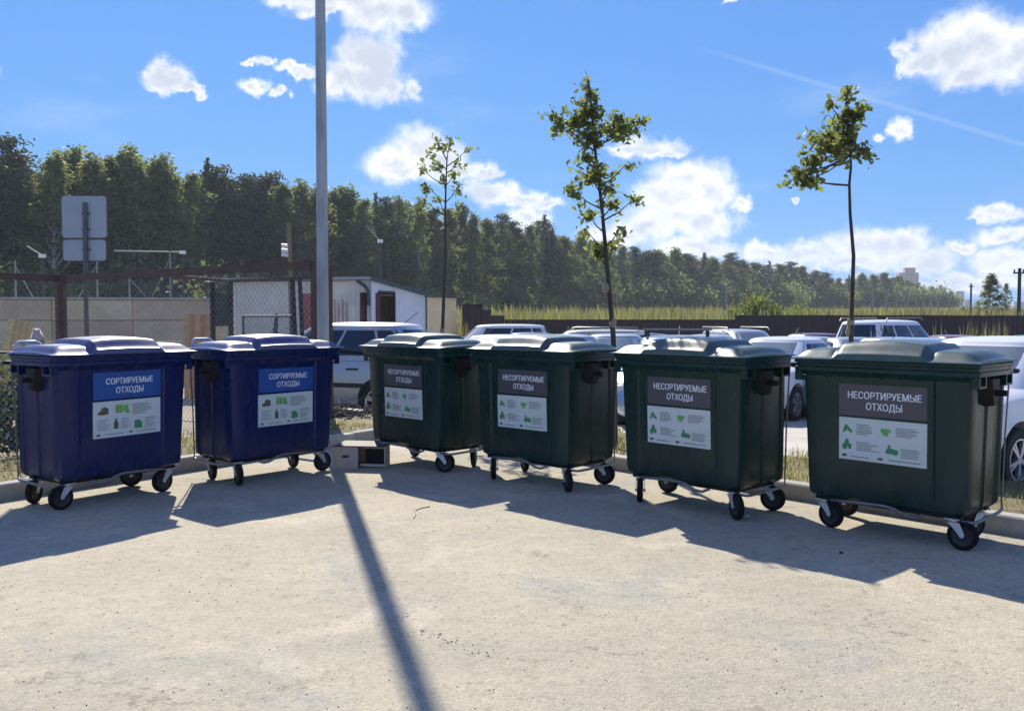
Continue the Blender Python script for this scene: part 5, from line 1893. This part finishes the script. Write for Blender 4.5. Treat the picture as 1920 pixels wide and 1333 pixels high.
def tree_proto(kind, seed):
    rng = np.random.default_rng(seed)
    Hh = 18.0
    P = []
    mb = MB()
    bend = rng.normal(0, 0.25, 2)

    def axis(z):
        t = z / Hh
        return Vector((bend[0] * t * t, bend[1] * t * t, z))

    if kind in ('birch', 'broad'):
        zl = Hh * (0.16 if kind == 'broad' else 0.22)
        wmax = 3.5 if kind == 'broad' else 3.0
        nb = 74
        lob = rng.uniform(0, 6.28, 3)
        pk = rng.uniform(0.22, 0.38)
        for i in range(nb):
            t = (i + rng.uniform(0, 1)) / nb
            z = zl + (Hh - zl) * t
            prof = (min(1.0, (t + 0.06) / pk) ** 0.6) * (min(1.0, (1.02 - t) / (1 - pk)) ** 0.72)
            a = rng.uniform(0, 2 * math.pi)
            r = wmax * prof * rng.uniform(0.30, 1.0) * (1 + 0.22 * math.cos(a - lob[0] - 2 * t) + 0.18 * math.cos(2 * a - lob[1] + 5 * t) + 0.12 * math.sin(9 * t + lob[2]))
            c = axis(z) + Vector((r * math.cos(a), r * math.sin(a), rng.normal(0, 0.25)))
            mb.tube([axis(max(0.5, z - 1.0 - r * 0.5)), axis(z - 0.4).lerp(c, 0.55), c], [0.06, 0.035, 0.012], 4)
            n = int(rng.integers(60, 120))
            sz = rng.uniform(0.40, 0.90)
            off = rng.normal(0, 1, (n, 3)) * np.array([sz, sz, sz * 0.75]) * 0.62
            if kind == 'birch':
                off[:, 2] -= np.abs(rng.normal(0, 0.5, n)) * (np.hypot(off[:, 0], off[:, 1]))
            P.append(np.array(c) + off)
        lf = 0.24
    elif kind == 'pine':
        zl = Hh * 0.42
        for i in range(46):
            t = (i + rng.uniform(0, 1)) / 46
            z = zl + (Hh - zl) * t
            r = 2.9 * (1 - t ** 2.2 * 0.85) * rng.uniform(0.3, 1.1) * (0.6 + 0.4 * min(1, t * 4))
            a = rng.uniform(0, 2 * math.pi)
            c = axis(z) + Vector((r * math.cos(a), r * math.sin(a), r * 0.10))
            mb.tube([axis(z - 0.3), c], [0.07, 0.02], 4)
            n = int(rng.integers(70, 130))
            off = rng.normal(0, 1, (n, 3)) * np.array([0.55, 0.55, 0.24])
            P.append(np.array(c) + off)
        for i in range(10):
            z = rng.uniform(Hh * 0.15, zl)
            a = rng.uniform(0, 6.28)
            mb.tube([axis(z), axis(z) + Vector((math.cos(a) * 0.9, math.sin(a) * 0.9, 0.1))], [0.035, 0.01], 4)
        lf = 0.22
    else:
        for i in range(96):
            t = (i + rng.uniform(0, 1)) / 96
            z = Hh * (0.10 + 0.90 * t)
            r = 2.5 * (1 - t) ** 0.85 * rng.uniform(0.65, 1.05) + 0.05
            a = rng.uniform(0, 2 * math.pi)
            n = int(14 + 42 * (1 - t))
            s_ = rng.uniform(0.1, 1.0, n) ** 0.7
            q = np.stack([r * s_ * math.cos(a), r * s_ * math.sin(a), -0.30 * r * s_ ** 1.3], 1) + rng.normal(0, 0.13, (n, 3)) * np.array([1, 1, 1.2])
            P.append(np.array(axis(z)) + q)
        lf = 0.22
    P = np.concatenate(P)
    V_, F_ = leaves(P, lf, rng, asp=1.4)
    crown = np_mesh('crown_' + kind, V_, F_)
    tr = {'birch': 0.13, 'broad': 0.17, 'pine': 0.17, 'spruce': 0.18}[kind]
    tb = MB().tube([axis(z) for z in (0, 2, 5, 9, 13, 16.5, Hh)], [tr * 1.3, tr, tr * 0.9, tr * 0.72, tr * 0.45, tr * 0.2, 0.015], 8)
    trunk = tb.mesh('trunk_' + kind, 70)
    limbs = mb.mesh('limbs_' + kind) if mb.v else None
    cm = {'birch': M_birch, 'broad': M_broad, 'pine': M_pine, 'spruce': M_spruce}[kind]
    tm_ = M_tb if kind == 'birch' else M_tp
    crown.materials.append(cm)
    trunk.materials.append(tm_)
    if limbs:
        limbs.materials.append(tm_)
    return crown, trunk, limbs


PROTO = {k: [tree_proto(k, 100 + 10 * i + j) for j in range(4)] for i, k in enumerate(('birch', 'broad', 'pine', 'spruce'))}
LAB = {'birch': 'light green drooping birch in the wood', 'broad': 'full dark green broadleaf tree in the wood',
       'pine': 'dark bare-trunked pine in the wood', 'spruce': 'narrow dark conical spruce in the wood'}


def put_tree(kind, x, y, h, wide=1.0, label=None, name=None, group='trees of the wood behind the car park', z=None):
    cr, tr, li = random.choice(PROTO[kind])
    nm = name or {'birch': 'birch_tree', 'broad': 'broadleaf_tree', 'pine': 'pine_tree', 'spruce': 'spruce_tree'}[kind]
    t = thing(nm, (x, y, (zt(y) - 0.08) if z is None else z), label or LAB[kind], 'tree', random.uniform(0, 6.28), group)
    s = h / 18.0
    t.scale = (s * wide, s * wide, s)
    link('trunk', tr, None, t)
    if li:
        o = link('limb_work', li, None, t)
        o['kind'] = 'stuff'
    link('crown', cr, None, t)
    return t


EDGE = [(-200, 90), (0, 96), (300, 108), (700, 138), (1000, 172), (1250, 235), (1550, 320), (1790, 370)]


def edge_d(u):
    for (a, da), (b, db) in zip(EDGE[:-1], EDGE[1:]):
        if a <= u <= b:
            return da + (db - da) * (u - a) / (b - a)
    return EDGE[0][1] if u < EDGE[0][0] else EDGE[-1][1]


FRONT = [(-60, 300, 'pine'), (12, 264, 'pine'), (-20, 285, 'spruce'), (52, 330, 'pine'), (95, 292, 'birch'), (128, 281, 'birch'), (165, 300, 'birch'), (205, 300, 'broad'), (232, 281, 'birch'), (262, 300, 'birch'), (292, 296, 'birch'), (325, 322, 'birch'),
         (352, 330, 'broad'), (388, 300, 'spruce'), (404, 318, 'pine'), (432, 342, 'spruce'), (462, 331, 'pine'), (490, 338, 'pine'), (506, 330, 'pine'), (535, 350, 'broad'), (560, 346, 'birch'),
         (596, 352, 'birch'), (622, 360, 'broad'), (650, 352, 'broad'), (682, 376, 'broad'), (704, 364, 'spruce'), (728, 374, 'pine'), (752, 371, 'birch'), (786, 378, 'birch'), (812, 392, 'broad'), (838, 394, 'broad'),
         (862, 384, 'pine'), (888, 404, 'birch'), (912, 412, 'broad'), (938, 404, 'pine'), (966, 418, 'pine'), (992, 424, 'broad'), (1020, 404, 'spruce'), (1038, 430, 'spruce'), (1058, 444, 'broad'), (1086, 436, 'birch'), (1112, 452, 'broad'),
         (1136, 456, 'birch'), (1166, 462, 'pine'), (1190, 464, 'pine'), (1214, 472, 'pine'), (1240, 470, 'birch'), (1264, 468, 'birch'), (1288, 478, 'pine'), (1318, 474, 'spruce'), (1342, 484, 'birch'), (1368, 476, 'pine'), (1392, 488, 'broad'),
         (1416, 494, 'pine'), (1440, 490, 'spruce'), (1462, 496, 'broad'), (1482, 492, 'pine'), (1506, 500, 'broad'), (1528, 508, 'pine'), (1550, 512, 'pine'), (1572, 522, 'broad'), (1592, 516, 'spruce'), (1614, 514, 'birch'),
         (1636, 516, 'birch'), (1660, 512, 'broad'), (1684, 518, 'broad'), (1704, 526, 'broad'), (1722, 530, 'broad'), (1748, 538, 'broad'), (1766, 542, 'broad'), (1782, 546, 'broad')]
def deep(u, row):
    for lim, ph in ((70, 'left of the road sign'), (250, 'behind the road sign'), (430, 'behind the concrete wall'), (680, 'behind the lamp post'), (870, 'behind the white shed'),
                    (1010, 'above the fence stubs'), (1220, 'behind the tall leafy young tree'), (1400, 'above the low brown fence'), (1600, 'near the one-sided young tree'), (9999, 'below the pinkish tower')):
        if u < lim:
            return (' edge ' if row < 0 else ' depths ') + ph


for (u, v, kind) in FRONT:
    Y = edge_d(u) * random.uniform(0.97, 1.05)
    p = at(u, v, Y)
    put_tree(kind, p.x, Y, p.z - zt(Y) + 0.1, random.uniform(0.80, 1.35) * (1.15 if u < 500 else (1.0 if u < 1200 else 1.6)), LAB[kind] + deep(u, -1))
# further rows fill the wood behind the edge trees
kinds = ['pine', 'pine', 'spruce', 'broad', 'birch', 'broad']
for row, (dY, dv, step) in enumerate(((7, 24, 27), (15, 36, 30), (26, 48, 34), (40, 50, 36))):
    u = -90.0
    while u < 1775:
        Y = edge_d(u) + dY * random.uniform(0.8, 1.3) * (edge_d(u) / 110.0)
        vt = np.interp(u, [f[0] for f in sorted(FRONT)], [f[1] for f in sorted(FRONT)]) + dv * (110.0 / edge_d(u)) * random.uniform(0.4, 1.5)
        p = at(u, vt, Y)
        kd = random.choice(kinds + (['birch', 'birch', 'birch', 'broad'] if u < 620 else []))
        put_tree(kd, p.x, Y, max(8.0, p.z - zt(Y) + 0.1), random.uniform(0.95, 1.3) * (1.0 if u < 1200 else 1.55), LAB[kd] + deep(u, row))
        u += step * random.uniform(0.7, 1.3) * (105.0 / edge_d(u)) ** 0.35
# undergrowth along the edge of the wood: shrubs
sh_me = []
for sd_ in range(3):
    rng = np.random.default_rng(300 + sd_)
    c = rng.normal(0, 1, (26, 3)) * np.array([0.9, 0.9, 0.5]) + np.array([0, 0, 1.1])
    P = np.concatenate([ci + rng.normal(0, 0.38, (70, 3)) for ci in c])
    P[:, 2] = np.abs(P[:, 2]) + 0.02
    V_, F_ = leaves(P, 0.17, rng)
    sh_me.append(np_mesh('shrub', V_, F_))


def shrub(x, y, s, m, label, group='shrubs below the wood', sz=None):
    t = thing('shrub', (x, y, zt(y) - 0.08), label, 'shrub', random.uniform(0, 6.28), group)
    t.scale = (s, s, sz or s)
    me = random.choice(sh_me)
    o = bpy.data.objects.new('foliage', me)
    COL.objects.link(o)
    o.parent = t
    if not me.materials:
        me.materials.append(m)
    o.material_slots[0].link = 'OBJECT'
    o.material_slots[0].material = m
    return t


u = -60
while u < 1790:
    Y = edge_d(u) - random.uniform(1, 9) * (1 if u < 900 else 0.4)
    shrub((u - 960) / F * Y, Y, random.uniform(0.9, 2.0) * (1.5 if u < 560 else (1.2 if u < 1200 else 1.9)), random.choice([M_broad, M_birch, M_broad]), 'low dark green shrub at the foot of the wood' + deep(u, 0).replace(' depths', ''))
    u += random.uniform(13, 26) * (105.0 / edge_d(u)) ** 0.3
M_ygr = mat('yellow green foliage', (0.13, 0.15, 0.025), 0.6, island=0.35, transl=0.4, spec=0.2)
for (u, w_, sz) in ((1396, 0.85, 1.15), (1420, 1.0, 1.35), (1440, 0.8, 1.0)):
    shrub((u - 960) / F * 78, 78, w_, M_ygr, 'rounded yellow green bush above the step of the brown fence', 'yellow green bushes in the meadow', sz)
for i in range(16):
    u = random.uniform(1455, 1600)
    Y = random.uniform(62, 84)
    shrub((u - 960) / F * Y, Y, random.uniform(0.4, 0.7), random.choice([M_birch, M_ygr, M_birch]), 'light green thicket bush above the higher brown fence', 'light green bushes above the fence', random.uniform(0.6, 1.0))
# meadow of tall weeds
pts = []
for i in range(30000):
    Y = 40 + 150 * random.random() ** 1.25
    u = random.uniform(840, 1930)
    if Y > edge_d(u) + 4 and u < 1790:
        continue
    pts.append(((u - 960) / F * Y, Y, zt(Y) - 0.06))
pts2 = [p for p in pts if p[1] < 120 and random.random() < 0.16]
tag(blades('tall_weeds', pts2, 2.0, 0.17, 'tall pinkish weeds', (0.28, 0.22, 0.12), 0.5, 0.10, (0.30, 0.30, 0.08), 0.10), 'taller reddish and yellow weed stalks rising from the meadow', 'weeds', kind='stuff')
tag(blades('meadow_weeds', pts, 1.35, 0.10, 'meadow weeds', (0.30, 0.245, 0.11), 0.4, 0.16, (0.19, 0.19, 0.06), 0.05), 'tall dry yellow green weeds in the meadow beyond the fence', 'weeds', kind='stuff')
pts = []
for (u, n, sp_) in ((1818, 60, 14), (1855, 80, 12), (1878, 40, 7), (1833, 40, 10), (1752, 14, 3), (948, 50, 8), (860, 60, 10), (1000, 20, 6), (893, 40, 12)):
    for _ in range(n):
        pts.append(((u + random.gauss(0, sp_) - 960) / F * 33.8, 33.8 + random.uniform(-0.4, 0.4), zt(33.8) - 0.03))
tag(blades('fence_weeds', pts, 1.5, 0.05, 'pinkish dry weeds', (0.22, 0.17, 0.10), 0.4, 0.10), 'tall dry weeds growing along the foot of the brown fence', 'weeds', kind='stuff')

# lone trees to the right
for (u, v, Y, kind, wd, lab) in ((1856, 516, 105, 'birch', 1.7, 'lone yellow green tree rising above the brown fence'), (1886, 532, 150, 'broad', 1.0, 'thin small tree beside the lone yellow green tree'), (1806, 575, 140, 'broad', 1.4, 'low tree clump left of the lone yellow green tree'), (1835, 578, 200, 'broad', 1.8, 'far low tree clump behind the lone yellow green tree'), (1902, 578, 230, 'broad', 2.0, 'far low tree clump near the dark utility pole')):
    p = at(u, v, Y)
    put_tree(kind, p.x, Y, p.z - zt(Y) + 0.1, wd, lab, 'lone_tree', 'lone trees beyond the fence')

# ------------------------------------------------------------------ far poles, wires, blocks of flats
M_cpole = mat('pale concrete pole', (0.34, 0.33, 0.30), 0.8, var=0.1)
tops = [(1362, 537), (1637, 535), (1662, 541), (1682, 541), (1703, 543), (1719, 545), (1733, 563), (1746, 554), (1759, 555), (1781, 552)]
Yp = 118.0
polepts = []
for (u, v) in tops:
    p = at(u, v, Yp)
    t = thing('far_pole', (p.x, Yp, zt(Yp) - 0.08), 'thin pale concrete pole in the row beyond the fence', 'pole', 0, 'row of pale poles beyond the fence')
    MB().tube([(0, 0, 0), (0, 0, p.z - t.location.z)], [0.16, 0.10], 8).build('pole', M_cpole, t, sharp=60)
    MB().box((0, 0, p.z - t.location.z - 0.12), (0.5, 0.08, 0.08)).build('crossbar', M_cpole, t)
    polepts.append(p)


def wire(path, lab, r=0.035):
    P = [at(u, v, Yp) for u, v in path]
    out = []
    for a, b in zip(P[:-1], P[1:]):
        for k in range(6):
            out.append(a.lerp(b, k / 6))
    out.append(P[-1])
    return tag(MB().tube(out, r, 4).build('overhead_wire', mat('pale wire', (0.30, 0.31, 0.31), 0.6), None), lab, 'wire', 'wires on the pale poles')


wire([(1325, 540), (1362, 537), (1420, 541), (1480, 540), (1545, 531), (1600, 538), (1637, 537), (1703, 541), (1737, 538)], 'upper overhead wire strung along the pale poles')
wire([(1530, 552), (1560, 562), (1600, 569), (1660, 569), (1703, 564), (1746, 556), (1781, 552)], 'lower sagging overhead wire between the pale poles')
M_dpole = mat('dark utility pole', (0.05, 0.048, 0.045), 0.8)
q = at(1912, 503, 62.0)
t = thing('utility_pole', (q.x, 62.0, zt(62) - 0.08), 'dark utility pole with a crossarm at the fence end', 'pole')
h = q.z - t.location.z
MB().tube([(0, 0, 0), (0, 0, h)], [0.14, 0.11], 8).build('pole', M_dpole, t, sharp=60)
MB().box((-0.05, 0, h - 0.32), (0.75, 0.10, 0.10)).build('crossarm', M_dpole, t)
for xx in (-0.36, 0.26):
    MB().tube([(xx, 0, h - 0.28), (xx, 0, h - 0.08)], 0.05, 6).build('insulator', M_dpole, t)
q = at(1821, 532, 95.0)
t = thing('slim_pole', (q.x, 95.0, zt(95) - 0.08), 'slim brownish pole beside the lone yellow green tree', 'pole')
MB().tube([(0, 0, 0), (0, 0, q.z - t.location.z)], [0.13, 0.10], 8).build('pole', mat('weathered wood', (0.2, 0.15, 0.1), 0.85), t, sharp=60)
MB().box((0, 0, q.z - t.location.z - 0.3), (0.5, 0.1, 0.1)).build('crossarm', M_dpole, t)


def block(name, u0, u1, v, Y, col, lab, steps=()):
    a, b = at(u0, v, Y), at(u1, v, Y)
    t = thing(name, ((a.x + b.x) / 2, Y, zt(Y) - 3), lab, 'building', R(-12))
    w_ = b.x - a.x
    h_ = a.z - t.location.z
    m = mat('facade ' + name + str(round(col[0], 2)), col, 0.85, var=0.06)
    mw_ = mat('far window', (0.10, 0.12, 0.15), 0.3)
    MB().box((0, 0, h_ / 2), (w_ * 0.96, w_ * 0.8, h_)).build('wall', m, t)
    for (f0, f1, extra) in steps:
        MB().box((w_ * ((f0 + f1) / 2 - 0.5), 0, h_ + extra / 2), (w_ * (f1 - f0), w_ * 0.5, extra)).build('roof_block', m, t)
    me = MB().box((0, 0, 0), (w_ * 0.10, 0.3, 1.5)).mesh('far_window')
    me.materials.append(mw_)
    n = int(min(14, h_ / 3.2))
    for i in range(n):
        for k in range(4):
            o = link('window', me, None, t)
            o.location = (w_ * (-0.36 + 0.24 * k), -w_ * 0.40 - 0.05, h_ - 2.2 - i * 3.1)
    return t


block('apartment_tower', 1684, 1719, 512, 900, (0.36, 0.22, 0.18), 'distant pinkish brick apartment tower rising above the trees', ((0.32, 0.85, 5.0),))
block('apartment_tower', 1792, 1806, 546, 1000, (0.34, 0.37, 0.42), 'distant grey blue tower beside the end of the wood')
block('apartment_tower', 1808, 1818, 562, 1100, (0.40, 0.42, 0.46), 'faint lower grey tower next to the grey blue tower')
block('apartment_tower', 1897, 1935, 566, 1100, (0.40, 0.42, 0.45), 'faint distant block of flats behind the dark utility pole')

# ------------------------------------------------------------------ thin summer haze
hz = MB().box((0, 760, 36), (3600, 1760, 92)).build('haze', None)
hm = bpy.data.materials.new('haze air')
hm.use_nodes = True
hn = hm.node_tree
hn.nodes.clear()
pv = hn.nodes.new('ShaderNodeVolumePrincipled')
pv.inputs['Color'].default_value = (0.80, 0.88, 1.0, 1)
pv.inputs['Density'].default_value = 0.00032
pv.inputs['Anisotropy'].default_value = 0.2
ho = hn.nodes.new('ShaderNodeOutputMaterial')
hn.links.new(pv.outputs[0], ho.inputs['Volume'])
hz.data.materials.append(hm)
tag(hz, 'thin pale blue haze in the air over the whole place', 'haze', kind='stuff')
